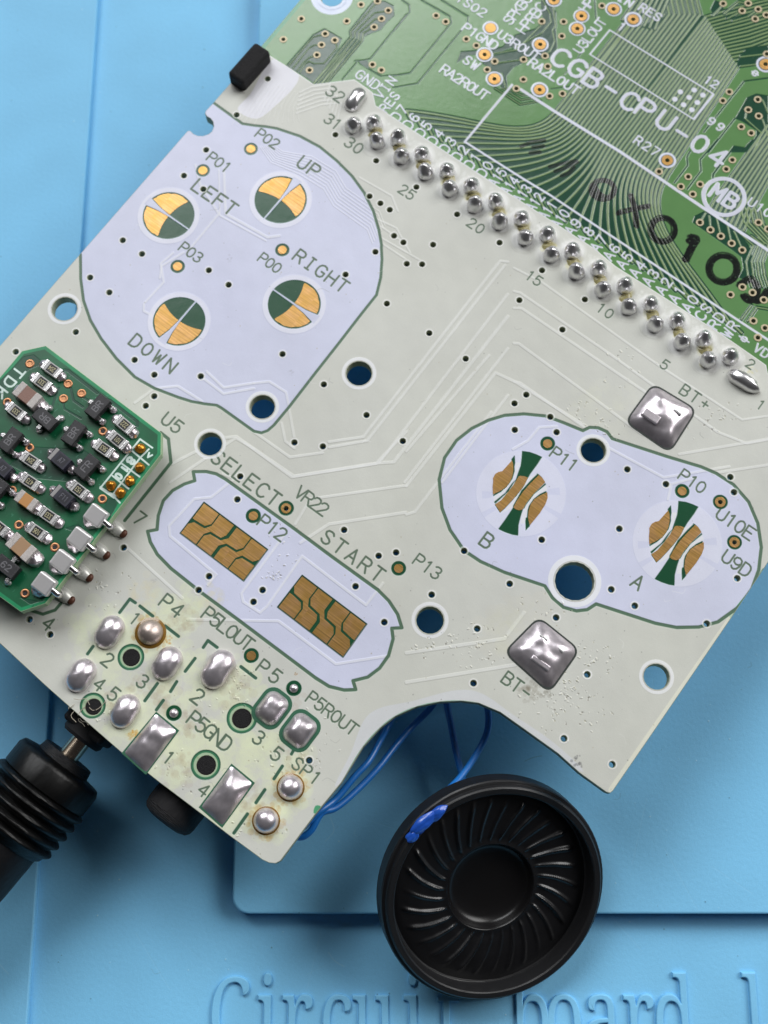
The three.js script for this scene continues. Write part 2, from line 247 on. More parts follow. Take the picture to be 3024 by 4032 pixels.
ridge(A, [[1160, 980], [1190, 1100], [1300, 1270], [1110, 1500]]); ridge(A, [[1330, 1000], [1340, 1270], [1590, 1410], [1659, 1400]], 0.24); ridge(A, [[1300, 1010], [1305, 1280], [1580, 1430]], 0.14); ridge(A, [[1090, 1500], [960, 1580], [950, 1650]]);
ridge(D, [[1130, 160], [1050, 230], [1070, 350], [940, 490], [940, 540], [1000, 570]]);
for (let i = 0; i < 8; i++) {                                  // the fan of lines round the UP pad
  const a = i * 20, o = [a * 0.57, -a * 0.84];
  ridge(B, [[40 + a * 0.6, 960 - a * 0.1], [110 + a * 0.55, 1060 - a * 0.5], [300 + o[0], 1140 + o[1]], [455 + o[0], 1235 + o[1]], [520 + o[0], 1345 + o[1]], [740 + o[0], 1500 + o[1]], [775 + o[0], 1590 + o[1]]], 0.075);
}
ridge(B, [[800, 1430], [930, 1490], [1020, 1650]], 0.14); ridge(B, [[830, 1480], [1000, 1600]], 0.14); ridge(E, [[830, 60], [1090, 210]], 0.14); ridge(E, [[840, 100], [990, 200]], 0.14); ridge(B, [[690, 1160], [900, 1280], [940, 1380]], 0.14);
for (let i = 0; i < 13; i++) ridge(O, [[300 + i * 92, 1510 - i * 5], [620 + i * 62, 1090 + i * 12], [900 + i * 48, 720 + i * 26]], 0.05);
for (let i = 0; i < 6; i++) ridge(N1, [[500 - i * 8, 1010 + i * 45], [620 + i * 25, 950 + i * 38], [830 + i * 25, 920 + i * 40], [760 + i * 30, 1100 + i * 40]], 0.12);
// flux and cleaning stains, dust, rubbed spots (print with a grain of its own)
function stain(W, p, r, col, n = 40) { for (let i = 0; i < n; i++) { const a = rnd() * 6.3, d = r * Math.sqrt(rnd()) * (0.5 + 0.5 * rnd()), q = w2(W, [p[0] + d * Math.cos(a), p[1] + d * Math.sin(a)]); disc(kc, q[0], q[1], rmm(W, p, r) * rr(0.05, 0.22), col); } }
for (const [x, y, r] of [[320, 300, 260], [560, 270, 190], [420, 700, 230], [700, 520, 240], [1000, 560, 220], [900, 900, 260], [1200, 950, 240], [1180, 1270, 170], [1300, 1120, 160], [960, 1200, 220], [600, 900, 260], [700, 150, 170]]) stain(J, [x, y], r, 'rgba(222,226,188,.17)', 100);
for (const [x, y, r] of [[543, 262, 110], [1305, 1105, 110], [1172, 1287, 105], [440, 830, 40]]) { stain(J, [x, y], r, 'rgba(190,150,60,.10)', 60); }
for (const [x, y] of [[543, 266], [1305, 1107], [1172, 1288]]) for (let i = 0; i < 34; i++) { const a = rnd() * 6.3, r = rr(72, 104), q = w2(J, [x + r * Math.cos(a), y + r * Math.sin(a)]); disc(kc, ...q, rr(0.08, 0.3), 'rgba(176,128,48,.16)'); }
for (const [x, y, r] of [[640, 640, 120], [760, 760, 110], [980, 560, 140], [1290, 640, 120], [1330, 960, 120], [700, 1010, 120], [480, 560, 90], [300, 640, 90], [720, 210, 110], [1080, 1180, 110]]) stain(J, [x, y], r, 'rgba(128,112,72,.07)', 34);
stain(I, [560, 1540], 70, 'rgba(90,80,62,.10)', 40); stain(I, [640, 1520], 60, 'rgba(70,62,50,.14)', 30);
stain(J, [455, 815], 34, 'rgba(205,140,40,.35)', 26); stain(J, [640, 300], 34, 'rgba(190,120,30,.3)', 14); stain(J, [1335, 490], 14, 'rgba(150,90,30,.8)', 10);
stain(H, [500, 1000], 120, 'rgba(214,208,160,.10)', 50); stain(H, [90, 960], 120, 'rgba(214,208,160,.10)', 50); stain(I, [900, 250], 200, 'rgba(214,214,180,.06)', 50); stain(I, [500, 1250], 220, 'rgba(214,214,180,.07)', 60);
for (const [W, x, y] of [[A, 1365, 1535], [H, 160, 880], [E, 240, 940], [H, 870, 870]]) stain(W, [x, y], 26, 'rgba(120,122,128,.10)', 22);
for (let i = 0; i < 15; i++) { const x = 1640 + i * 101.5 - i * i * 0.1, y = 500 + i * 66.2; stain(S, [x - 120 + 12, y + 8], 42, 'rgba(240,240,240,.16)', 22); stain(S, [x - 90, y + 46], 44, 'rgba(244,244,242,.16)', 22); stain(S, [x - 82, y + 30], 22, 'rgba(214,204,130,.20)', 22); }
stain(L, [1390, 468], 40, 'rgba(60,62,64,.30)', 16);
fillP(kc, px(O, [[300, 870], [430, 900], [520, 990], [330, 960]]), 'rgba(120,118,118,.25)', true);

// ---- the green side: solder mask over copper
kc.save(); trace(kc, greenEdge, true); kc.clip();
kb.save(); trace(kb, greenEdge, true); kb.clip();
kr.save(); trace(kr, greenEdge, true); kr.clip();
fillAll(kc, POUR); fillAll(kb, '#6a6a6a'); fillAll(kr, '#363636');
const gap = (W, list, w = 0.13) => { const p = px(W, list); lineP(kc, p, w, DGREEN); lineP(kb, p, w * 1.4, '#383838'); };
const dark = (W, list) => { fillP(kc, px(W, list), DGREEN); fillP(kb, px(W, list), '#383838'); };
function run(p, w = 0.17, bed = 0.46) { if (bed) { lineP(kc, p, bed, DGREEN); lineP(kb, p, bed, '#383838'); } return () => { lineP(kc, p, w, TRACE); lineP(kb, p, w * 0.9, '#7c7c7c'); }; }
gap(N2, [[90, 0], [170, 55], [175, 130], [0, 340]]); gap(N1, [[1659, 160], [1270, 640], [1180, 662], [1100, 665]]); gap(N1, [[1120, 680], [960, 870]], 0.1); gap(N2, [[300, 0], [615, 180], [630, 250], [180, 797], [0, 828]]); gap(N2, [[520, 0], [810, 180], [805, 250], [260, 910], [0, 955]]); gap(N1, [[1150, 690], [1380, 830], [1659, 808]], 0.1);
dark(N1, [[1130, 665], [1240, 660], [1250, 745], [1400, 830], [1380, 835], [1230, 745]]);
{ // small runs at the top left
  const lay = [];
  const vs = [[1345, 15], [1460, 115], [1385, 205], [1305, 295]];
  dark(N1, [[1290, 20], [1420, 10], [1520, 60], [1530, 170], [1450, 240], [1380, 330], [1290, 360], [1180, 410], [1040, 400], [1040, 330]]);
  vs.forEach(([x, y], i) => { const o = i * 46; lay.push(run(px(N1, [[x, y], [1290 + o * 0.35, 80 + o * 1.35], [1050 + o, 345 + o * 0.12], [1060 + o * 0.85, 400 + o * 0.3], [640 + o * 1.05, 915]]), 0.12, 0.34)); });
  const ws = [[775, 370], [880, 440], [735, 490], [685, 600], [605, 765]];
  dark(N1, [[350, 715], [640, 380], [770, 310], [960, 420], [900, 560], [640, 900], [540, 830]]);
  [[[775, 370], [650, 400], [600, 450], [380, 715]], [[735, 490], [660, 490], [600, 520], [425, 740]], [[685, 600], [600, 625], [540, 680], [470, 770]], [[605, 665], [560, 690], [500, 790]], [[880, 440], [905, 520], [760, 690], [650, 690], [600, 665]]].forEach((q) => lay.push(run(px(N1, q), 0.11, 0.3)));
  for (let i = 0; i < 4; i++) lay.push(run(px(N1, [[920 + i * 40, 600 - i * 20], [650 + i * 42, 915 - i * 4]]), 0.11, 0.3));
  lay.forEach((f) => f());
}
// dark fields at the top middle
dark(N3, [[220, 0], [300, 0], [330, 60], [390, 130], [385, 330], [400, 520], [310, 640], [120, 640], [-100, 520], [-330, 600], [-560, 600], [-700, 690], [-650, 560], [-380, 540], [-200, 510], [-60, 380], [200, 300], [240, 180], [220, 60]]);
dark(N2, [[960, 690], [1100, 600], [1380, 550], [1480, 650], [1300, 740], [1230, 830], [1240, 960], [1180, 960], [1050, 740]]);
{ const l = [run(px(N3, [[240, 0], [320, 150], [330, 240], [230, 360], [-60, 520]]), 0.13, 0.3), run(px(N3, [[350, 60], [380, 280], [345, 330], [370, 450], [320, 560], [260, 600]]), 0.13, 0.3), run(px(N2, [[1040, 590], [1360, 540]]), 0.13, 0.3), run(px(N2, [[1100, 690], [1400, 650]]), 0.13, 0.3), run(px(N2, [[1610, 270], [1380, 500]]), 0.13, 0.3), run(px(N2, [[1100, 960], [1380, 1140], [1600, 1100]]), 0.12, 0.3), run(px(N2, [[1180, 960], [1390, 1090], [1560, 1060]]), 0.12, 0.3), run(px(N2, [[1050, 790], [1180, 800], [1220, 960], [1400, 1040], [1520, 1020]]), 0.12, 0.3)]; l.forEach((f) => f()); }
gap(N3, [[805, 0], [820, 200]], 0.15); gap(N3, [[660, 580], [470, 820]], 0.1); gap(N3, [[830, 660], [620, 930], [330, 970]], 0.1);
// the wide bus to the slot connector
const BUS = 32, bus = [];
{
  const e0 = w2(S, [1600, 436]), e1 = w2(S, [2868, 1262]), b0 = w2(S, [2195, 430]), b1 = w2(S, [2626, 695]), t0 = w2(S, [2448, 87]), t1 = w2(S, [2894, 282]);
  const ang = [[0, 6], [6, -3], [9, -14], [11, -26], [13, -48], [15, -78], [17, -97], [20, -109], [26, -119]];
  const angle = (j) => { const i = j * 26 / (BUS - 1); return angle0(i); }, angle0 = (i) => { for (let k = 1; k < ang.length; k++) if (i <= ang[k][0]) { const f = (i - ang[k - 1][0]) / (ang[k][0] - ang[k - 1][0]); return (ang[k - 1][1] + f * (ang[k][1] - ang[k - 1][1])) * Math.PI / 180; } return -2; };
  const mix = (a, b, f) => [a[0] + (b[0] - a[0]) * f, a[1] + (b[1] - a[1]) * f];
  const E_ = [], B_ = [];
  for (let i = 0; i < BUS; i++) {
    const f = i / (BUS - 1), e = mix(e0, e1, f), b = mix(b0, b1, f), t = mix(t0, t1, f), th = angle(i);
    const d = Math.hypot(b[0] - e[0], b[1] - e[1]), back = [t[0] - b[0], t[1] - b[1]], bl = Math.hypot(...back), bd = [back[0] / bl, back[1] / bl];
    E_.push(e); B_.push(b);
    const pts = [[e[0] - 1.3 * Math.cos(th) * 0.3 - DP[1] * -1.6, e[1] + DP[0] * 1.6], e];
    const c1 = [e[0] + Math.cos(th) * d * 0.5, e[1] + Math.sin(th) * d * 0.5], c2 = [b[0] - bd[0] * d * 0.34, b[1] - bd[1] * d * 0.34];
    for (let s = 1; s <= 22; s++) { const q = s / 22, r = 1 - q; pts.push([r * r * r * e[0] + 3 * r * r * q * c1[0] + 3 * r * q * q * c2[0] + q * q * q * b[0], r * r * r * e[1] + 3 * r * r * q * c1[1] + 3 * r * q * q * c2[1] + q * q * q * b[1]]); }
    const u = i * 28 / (BUS - 1);
    if (u < 13) { pts.push(w2(S, [2472 + u * 22.6, 56 + (i < 2 ? 20 : 0)])); if (i > 1) pts.push(w2(S, [2456 + u * 21.4, -60])); }
    else { const k = (u - 13) / 15, q = mix(w2(S, [2775, 58]), w2(S, [2906, 262]), k); pts.push(q, mix(w2(S, [2905, 20]), w2(S, [2985, 250]), k), mix(w2(S, [3080, -20]), w2(S, [3110, 190]), k)); }
    bus.push(pts);
  }
  const field = [...bus[0].slice(1, 24), ...bus[BUS - 1].slice(1, 24).reverse()]; fillP(kc, field, DGREEN); fillP(kb, field, '#383838'); const up = [B_[0], B_[BUS - 1], w2(S, [2906, 266]), w2(S, [2812, 62]), w2(S, [2500, 60])]; fillP(kc, up, DGREEN); fillP(kb, up, '#383838');
  bus.map((p) => run(p, 0.215, 0.48)).forEach((f) => f());
  for (let i = 0; i < 7; i++) run(px(S, [[2452 + i * 21, 78 + i * 6], [2528 + i * 19, -30]]), 0.2, 0.5)();
}
// right-hand pour, its gaps and runs
gap(N4, [[1659, 850], [1400, 885], [960, 1440]], 0.15); gap(N5, [[1110, 0], [920, 220], [930, 340], [780, 540]], 0.15); gap(N5, [[810, 130], [775, 190], [785, 280], [640, 470]], 0.15); gap(N4, [[1300, 1290], [1010, 1659]], 0.15);
dark(N4, [[1659, 1040], [1530, 1020], [1430, 1060], [1300, 1290], [1390, 1330], [1530, 1420], [1530, 1480], [1430, 1610], [1300, 1595], [1250, 1659], [1480, 1659], [1659, 1420]]);
dark(N4, [[1659, 490], [1440, 520], [1360, 590], [1320, 680], [1330, 730], [1659, 690]]);
gap(N5, [[1390, 90], [1290, 75], [1060, 380], [1060, 420]], 0.17); dark(N5, [[1480, 0], [1659, 0], [1430, 160], [1390, 100]]);
dark(N5, [[960, 780], [860, 830], [835, 900], [1280, 1210], [1370, 1280], [1390, 1400], [1340, 1500], [1480, 1560], [1520, 1400], [1450, 1150], [1250, 900], [1080, 820]]);
dark(N4, [[1080, 0], [1030, 100], [1060, 160], [1180, 100], [1130, 20]]);
{ const l = [];
  for (let i = 0; i < 9; i++) l.push(run(px(N5, [[1659 + i * 8, -160 + i * 62], [1090 + i * 52, 640 + i * 12], [1010 + i * 48, 790 + i * 25]]), 0.2, 0.46));
  for (let i = 0; i < 5; i++) l.push(run(px(N5, [[1360 + i * 52, 740 + i * 4], [1400 + i * 52, 900 + i * 6], [1560 + i * 50, 1060 + i * 12], [1620 + i * 50, 1130]]), 0.18, 0.4));
  [[[980, 800], [920, 900]], [[1020, 830], [1035, 980]], [[1100, 860], [1145, 1050]], [[1220, 940], [1260, 1130]], [[1290, 1000], [1380, 1200]]].forEach((q) => l.push(run(px(N5, q), 0.16, 0)));
  for (let i = 0; i < 4; i++) l.push(run(px(N5, [[1340 + i * 70, 1010 + i * 20], [1500 + i * 55, 1150], [1420 + i * 60, 1330], [1440 + i * 60, 1480], [1480 + i * 60, 1600]]), 0.16, 0.4));
  [[[1430, 1190], [1410, 1290], [1590, 1450], [1500, 1659]], [[1600, 1300], [1659, 1480]], [[1600, 1090], [1659, 1230]]].forEach((q) => l.push(run(px(N4, q), 0.15, 0)));
  [[[1360, 720], [1540, 700]], [[1360, 620], [1610, 590]]].forEach((q) => l.push(run(px(N4, q), 0.16, 0)));
  [[[1480, 700], [1370, 850]], [[1540, 720], [1440, 870]], [[1659, 740], [1540, 720]]].forEach((q) => l.push(run(px(N6, q), 0.14, 0.36)));
  [[[1180, 40], [1060, 170]], [[1440, 40], [1340, 20], [1180, 150]], [[1375, 120], [1300, 160], [1220, 200]], [[1550, 105], [1440, 180], [1280, 230]]].forEach((q) => l.push(run(px(N4, q), 0.17, 0.4)));
  l.forEach((f) => f()); }
// white print on the green side
const rule = (W, list, w, close) => { lineP(kc, px(W, list), w, WHITE, false, close); lineP(kb, px(W, list), w, '#8a8a8a', false, close); lineP(kr, px(W, list), w, '#989898', false, close); };
rule(N2, [[1290, 925], [775, 1545]], 0.26); rule(S, [...[[775, 1545]].map(N2), ...[[560, 690], [880, 885], [1659, 1405]].map(N7), ...[[1400, 905], [1659, 1075], [1900, 1230]].map(N6)], 0.24);
rule(S, [...[[1385, 975]].map(N2), ...[[400, 1232], [1080, 1650]].map(N3), ...[[950, 740], [1659, 1205], [1900, 1360]].map(N5)], 0.33);
rule(S, [...[[970, 328]].map(N3), ...[[1068, 1025], [852, 1300]].map(N4), ...[[755, 592]].map(N3)], 0.17, true);
rule(N4, [[1060, 1035], [856, 1292]], 0.26);
for (const p of [[705, 1000], [855, 980], [950, 1035], [800, 1060], [645, 1080], [740, 1140], [890, 1115], [830, 1195]]) disc(kc, ...w2(N4, p), 0.29, WHITE);
const PERP = [DP[1], -DP[0]];
function put(W, text, x, y, h, pitch, o = {}) {
  const dir = o.dir ?? DP, p = w2(W, [x, y]), m = rmm(W, [x, y], 10) / 10, lw = (o.lw ?? h * 0.145) * (o.col && h < 150 ? 0.84 : 1) * m;
  write(kc, text, ...p, h * m, pitch * m, lw, o.col ?? INK, dir, o.wide);
  write(kb, text, ...p, h * m, pitch * m, lw, o.col ? '#8a8a8a' : '#484848', dir, o.wide);
}
const PW = { col: WHITE }, PV = { col: WHITE, dir: PERP };
for (const [W, ch, x, y] of [[N3, 'C', 435, 628], [N3, 'G', 618, 742], [N3, 'B', 792, 855], [N3, '-', 985, 972], [N3, 'C', 1186, 1100], [N4, 'P', 330, 1188], [N4, 'U', 543, 1318], [N4, '-', 722, 1450], [N4, '0', 918, 1568], [N5, '4', 1118, 190]]) put(W, ch, x, y, 208, 200, { col: WHITE, lw: 40, wide: 0.72 });
{ const p = w2(N5, [1180, 622]); ring(kc, ...p, rmm(N5, [1180, 622], 220), rmm(N5, [1180, 622], 48), WHITE); ring(kb, ...p, rmm(N5, [1180, 622], 220), rmm(N5, [1180, 622], 48), '#8a8a8a'); }
put(N5, 'MB', 1185, 620, 175, 168, { col: WHITE, lw: 42 });
put(N4, 'R27', 340, 1590, 100, 108, { ...PW, lw: 24 }); put(N4, '99', 1092, 1352, 92, 115, { ...PW, lw: 26 }); put(N4, '12', 1044, 893, 92, 84, { ...PW, lw: 26 }); put(N4, 'RES', 378, 135, 92, 92, { ...PW, lw: 26 }); put(N4, '1', 68, 292, 92, 90, { ...PW, lw: 26 }); put(N4, 'IN', 110, 5, 92, 92, { ...PW, lw: 26 }); put(N4, '@', 1518, 798, 105, 90, { ...PW, lw: 24 });
put(N5, 'U10', 1570, 740, 100, 100, { ...PW, lw: 24 }); 
put(N2, 'TSO2', 850, 60, 98, 92, { ...PW, lw: 22 }); put(N2, 'P1GND', 945, 398, 100, 86, { ...PW, lw: 24 }); put(N2, 'SW', 848, 685, 100, 98, { ...PW, lw: 24 }); put(N2, 'RA2ROUT', 775, 898, 105, 84, { ...PW, lw: 24 }); put(N2, 'U3ROUT', 1362, 498, 100, 84, { ...PW, lw: 24 }); put(N3, 'RA2LOUT', 365, 832, 100, 90, { ...PW, lw: 26 });
put(N2, 'HPRBC', 1500, 195, 110, 82, { ...PV, lw: 22 }); put(N2, 'SPKBC', 1352, 105, 105, 80, { ...PV, lw: 22 }); put(N3, 'U3LOUT', 758, 388, 100, 82, { ...PV, lw: 22 }); put(N3, 'HP', 720, 55, 100, 82, { ...PV, lw: 22 });
put(N1, 'GND', 1240, 868, 105, 98, { ...PW, lw: 22 }); put(N1, 'VIN', 1432, 955, 100, 100, { ...PV, lw: 22 }); put(N1, 'RES', 1478, 1112, 95, 88, { ...PV, lw: 22 });
{ const a = w2(N2, [62, 1232]), b = w2(N6, [1245, 962]), names = [...Array.from({ length: 8 }, (_, i) => 'D' + (7 - i)), ...Array.from({ length: 16 }, (_, i) => 'A' + (15 - i)), 'CS', 'RD', 'WR'];
  names.forEach((t, i) => { const f = i / (names.length - 1), x = a[0] + (b[0] - a[0]) * f, z = a[1] + (b[1] - a[1]) * f, three = t.length === 3;
    write(kc, t, x, z, 1.0, three ? 0.68 : 0.96, 0.18, WHITE, PERP, three ? 0.52 : 0.66); write(kb, t, x, z, 1.0, three ? 0.68 : 0.96, 0.18, '#8a8a8a', PERP, three ? 0.52 : 0.66); }); }
put(N6, '#', 1398, 1066, 100, 90, { ...PV, lw: 24 }); put(N6, 'VD', 1590, 1195, 100, 95, { ...PW, lw: 24 });
// the felt pen: strokes that partly cover the print
function pen(W, list, w, n = 3) {
  const p = px(W, list), c = new THREE.CatmullRomCurve3(p.map(([x, z]) => new V3(x, 0, z)), false, 'centripetal').getSpacedPoints(60).map((q) => [q.x, q.z]);
  for (let i = 0; i < n; i++) { const o = [rr(-0.12, 0.12), rr(-0.12, 0.12)]; for (let k = 0; k < 60; k++) { const a = Math.max(0.12, Math.min(0.8, 0.46 + 1.1 * noise.noise(c[k][0] * 1.3 + i * 5, c[k][1] * 1.3, 3))); lineP(kc, [[c[k][0] + o[0], c[k][1] + o[1]], [c[k + 1][0] + o[0], c[k + 1][1] + o[1]]], w * (0.46 + 0.2 * noise.noise(k * 0.2, i, 8)), `rgba(9,16,13,${a * 0.8})`); } }
  for (const e of [-1, 1]) lineP(kc, c.map((q, k) => { const r = c[Math.min(60, k + 1)], l = c[Math.max(0, k - 1)], d = Math.hypot(r[0] - l[0], r[1] - l[1]) || 1, f = e * w * (0.3 + 0.05 * noise.noise(k * 0.5, e, 2)); return [q[0] - (r[1] - l[1]) / d * f, q[1] + (r[0] - l[0]) / d * f]; }), 0.13, 'rgba(6,12,10,.7)');
  for (let i = 0; i < 30; i++) { const q = c[Math.floor(rnd() * 60)]; disc(kc, q[0] + rr(-0.3, 0.3) * w, q[1] + rr(-0.3, 0.3) * w, rr(0.03, 0.09), rnd() < 0.4 ? 'rgba(104,146,100,.4)' : 'rgba(6,10,8,.6)'); }
}
const loop = (x, y, a, b) => Array.from({ length: 13 }, (_, i) => [x + a * Math.cos(i * Math.PI / 6), y + b * Math.sin(i * Math.PI / 6)]);
pen(C, loop(970, 1500, 78, 78), 0.9); pen(F, loop(1366, 262, 92, 88), 1.0); pen(C, [[1150, 1548], [1190, 1560], [1165, 1610], [1120, 1700]], 1.05); pen(C, [[1140, 1575], [1200, 1570]], 0.9); pen(C, [[760, 1270], [790, 1370], [800, 1480]], 0.72); pen(C, [[680, 1390], [780, 1365], [885, 1345]], 0.72); pen(C, loop(580, 1240, 76, 62), 0.7, 2); pen(C, [[520, 1210], [560, 1270], [620, 1290], [660, 1230]], 0.7, 2); pen(F, [[1470, 370], [1550, 330], [1590, 400], [1540, 470], [1500, 440], [1600, 470], [1659, 400]], 1.0);
for (const [W, q] of [[N7, [[560, 350], [680, 300], [810, 285]]], [N7, [[690, 360], [800, 345]]], [N7, [[660, 420], [760, 410]]], [N7, [[870, 570], [1000, 540], [1150, 510]]], [N7, [[930, 620], [1050, 580], [1170, 520]]], [N7, [[1000, 670], [1080, 640], [1130, 580]]]]) lineP(kc, px(W, q), 0.42, 'rgba(14,20,20,.6)');
kc.restore(); kb.restore(); kr.restore();
// bare green at the edge where the white print stops
lineP(kc, px(S, [[1475, -350], [1181, 0], [1029, 181]]), 0.9, '#2f8a5c'); lineP(kc, px(I, [[1640, 985], [1590, 1070], [1490, 1195]]), 0.35, '#2f8a5c'); fillP(kc, px(R, [[400, 980], [440, 985], [425, 1040], [385, 1040]]), '#4a9a70', true);
lineP(kc, [...px(L, [[290, 575], [390, 408], [470, 318], [540, 264], [640, 219], [750, 196], [850, 192], [930, 202]])], 0.16, '#5f9f80', true);
lineP(kc, [...px(I, [[1500, 1200], [1180, 1659]]), ...px(L, [[1556, 606]])], 0.75, 'rgba(226,226,208,.75)');
lineP(kc, greenEdge.slice(0, 18), 0.07, '#e8e8ea');

// ---- outlines and lettering in the white print
const outline = (pts, w, close) => { lineP(kc, pts, w, RIM, false, close); lineP(kb, pts, w, '#484848', false, close); };
outline(dpadEdge, 0.27); outline(selEdge, 0.3, true); outline(abEdge, 0.3, true);
outline(px(G, [[1165, 745], [1222, 790], [1240, 962], [905, 1382]]), 0.3); outline(px(G, [[140, 2010], [310, 2062], [400, 2032], [440, 1985]]), 0.28);
for (const [W, t, x, y, h, p] of [[N1, '32', 885, 1025, 120, 105], [N1, '30', 1090, 1585, 120, 110], [N1, '31', 860, 1325, 115, 95], [B, '25', 1000, 1256, 66, 58], [B, '20', 1450, 1476, 66, 64], [F, '15', 130, 325, 66, 60], [F, '10', 595, 538, 66, 64], [F, '5', 985, 890, 66, 60], [F, '2', 1545, 885, 66, 60], [F, '1', 1612, 1153, 66, 60], [F, 'BT+', 1183, 1103, 76, 78], [I, 'BT-', 508, 1515, 60, 52], [B, 'UP', 358, 1090, 84, 84], [A, 'LEFT', 1275, 1172, 78, 76], [E, 'RIGHT', 438, 278, 84, 84], [D, 'DOWN', 1000, 817, 84, 92], [A, 'P02', 1590, 825, 60, 50], [A, 'P01', 1302, 965, 60, 50], [A, 'P03', 1135, 1500, 60, 50], [E, 'P00', 105, 226, 66, 54], [D, 'U5', 1125, 1272, 82, 76], [G, '7', 1012, 1367, 90, 70], [G, '4', 350, 2130, 90, 70], [H, 'SELECT', 705, 275, 84, 82], [H, 'START', 1340, 737, 84, 92], [H, 'VR22', 1098, 412, 74, 54], [H, 'P12', 865, 572, 76, 62], [I, 'P13', 98, 970, 56, 48], [H, 'P4', 266, 1035, 80, 80], [H, 'P5LOUT', 600, 1172, 78, 58], [H, 'P5', 845, 1426, 80, 88], [R, 'P5ROUT', 535, 228, 100, 82], [J, 'P5GND', 866, 802, 76, 54], [R, 'SP1', 325, 697, 100, 92], [I, 'A', 1062, 1040, 66, 60], [I, 'B', 370, 850, 68, 60], [I, 'P11', 725, 476, 56, 46], [I, 'P10', 1313, 578, 56, 46], [I, 'U10E', 1510, 772, 62, 50], [I, 'U9D', 1515, 955, 62, 50],
  [J, '1', 458, 188, 62, 50], [J, '2', 310, 413, 70, 50], [J, '4', 264, 546, 66, 50], [J, '5', 342, 600, 70, 50], [J, '3', 500, 532, 70, 50], [J, '2', 800, 612, 78, 50], [J, '3', 1132, 838, 72, 50], [J, '5', 1230, 926, 72, 50], [J, '1', 642, 945, 66, 50], [J, '4', 832, 1122, 66, 50]]) put(W, t, x, y, h, p);
for (const q of [[[375, 155], [430, 82], [460, 102]], [[485, 120], [555, 175]], [[622, 228], [695, 285]], [[200, 380], [230, 340]], [[512, 635], [580, 542]], [[652, 585], [685, 532]], [[575, 685], [612, 634]], [[732, 475], [785, 405]], [[830, 345], [855, 308], [905, 345]], [[1035, 450], [1115, 512]], [[1215, 1060], [1260, 992]], [[1117, 1190], [1165, 1120]], [[997, 1355], [1070, 1252]]]) { lineP(kc, px(J, q), 0.28, '#2f5a44'); lineP(kb, px(J, q), 0.28, '#484848'); }
lineP(kc, px(J, [[1310, 925], [1335, 880]]), 0.26, '#2f5a44');

// ---- round windows, test points, rings of bare mask
const hollow = (x, z, r, col) => { disc(kc, x, z, r, col); disc(kb, x, z, r, '#484848'); disc(kr, x, z, r, '#484848'); };
const dpads = [[B, [174, 1304], 162, [DP[1], -DP[0]]], [A, [1001, 1280], 144, [-DP[0], -DP[1]]], [E, [263, 494], 166, [DP[0], DP[1]]], [D, [1170, 606], 163, [-DP[1], DP[0]]]].map(([W, p, r, out]) => ({ c: w2(W, p), r: rmm(W, p, r), out }));
for (const { c, r, out } of dpads) {
  disc(kb, ...c, r * 1.22, '#7e7e7e'); disc(kc, ...c, r * 1.2, 'rgba(238,238,246,.5)');
  hollow(...c, r, WIN);
  const [ox, oz] = out, lx = -oz, lz = ox, q = (u, v) => [c[0] + ox * u * r + lx * v * r, c[1] + oz * u * r + lz * v * r];
  const wedge = [q(-1.06, -0.03), q(0, -0.04), q(0.5, -0.08), q(1.08, -0.2), q(1.08, 0.2), q(0.5, 0.08), q(0, 0.04), q(-1.06, 0.03)];
  fillP(kc, wedge, LAV); fillP(kb, wedge, '#787878');
}
const abPads = [[0, 0], [1983.5, 547]];                       // the A button repeats the B button, moved by this in PB units
const abShift = abPads.map(([dx, dy], i) => (i ? [(717 * 1424) / 600, (229 * 1424) / 600] : [0, 0]));
const bShape = (pts, i) => px(PB, pts.map(([x, y]) => [x + abShift[i][0], y + abShift[i][1]]));
const abGold = [
  [[597, 312], [609, 350], [612, 420], [600, 490], [575, 548], [530, 605], [460, 650], [390, 682], [386, 600], [392, 540], [390, 505], [415, 460], [450, 438], [492, 430]],
  [[668, 488], [690, 480], [735, 486], [770, 500], [735, 575], [680, 650], [600, 745], [520, 830], [468, 876], [412, 790], [480, 745], [560, 650], [620, 570]],
  [[890, 470], [925, 500], [958, 550], [900, 610], [830, 680], [765, 760], [715, 845], [680, 856], [640, 846], [612, 825], [650, 750], [720, 650], [800, 560]],
  [[982, 658], [985, 720], [960, 790], [900, 885], [790, 1020], [772, 940], [778, 860], [800, 790], [840, 735], [900, 695]]];
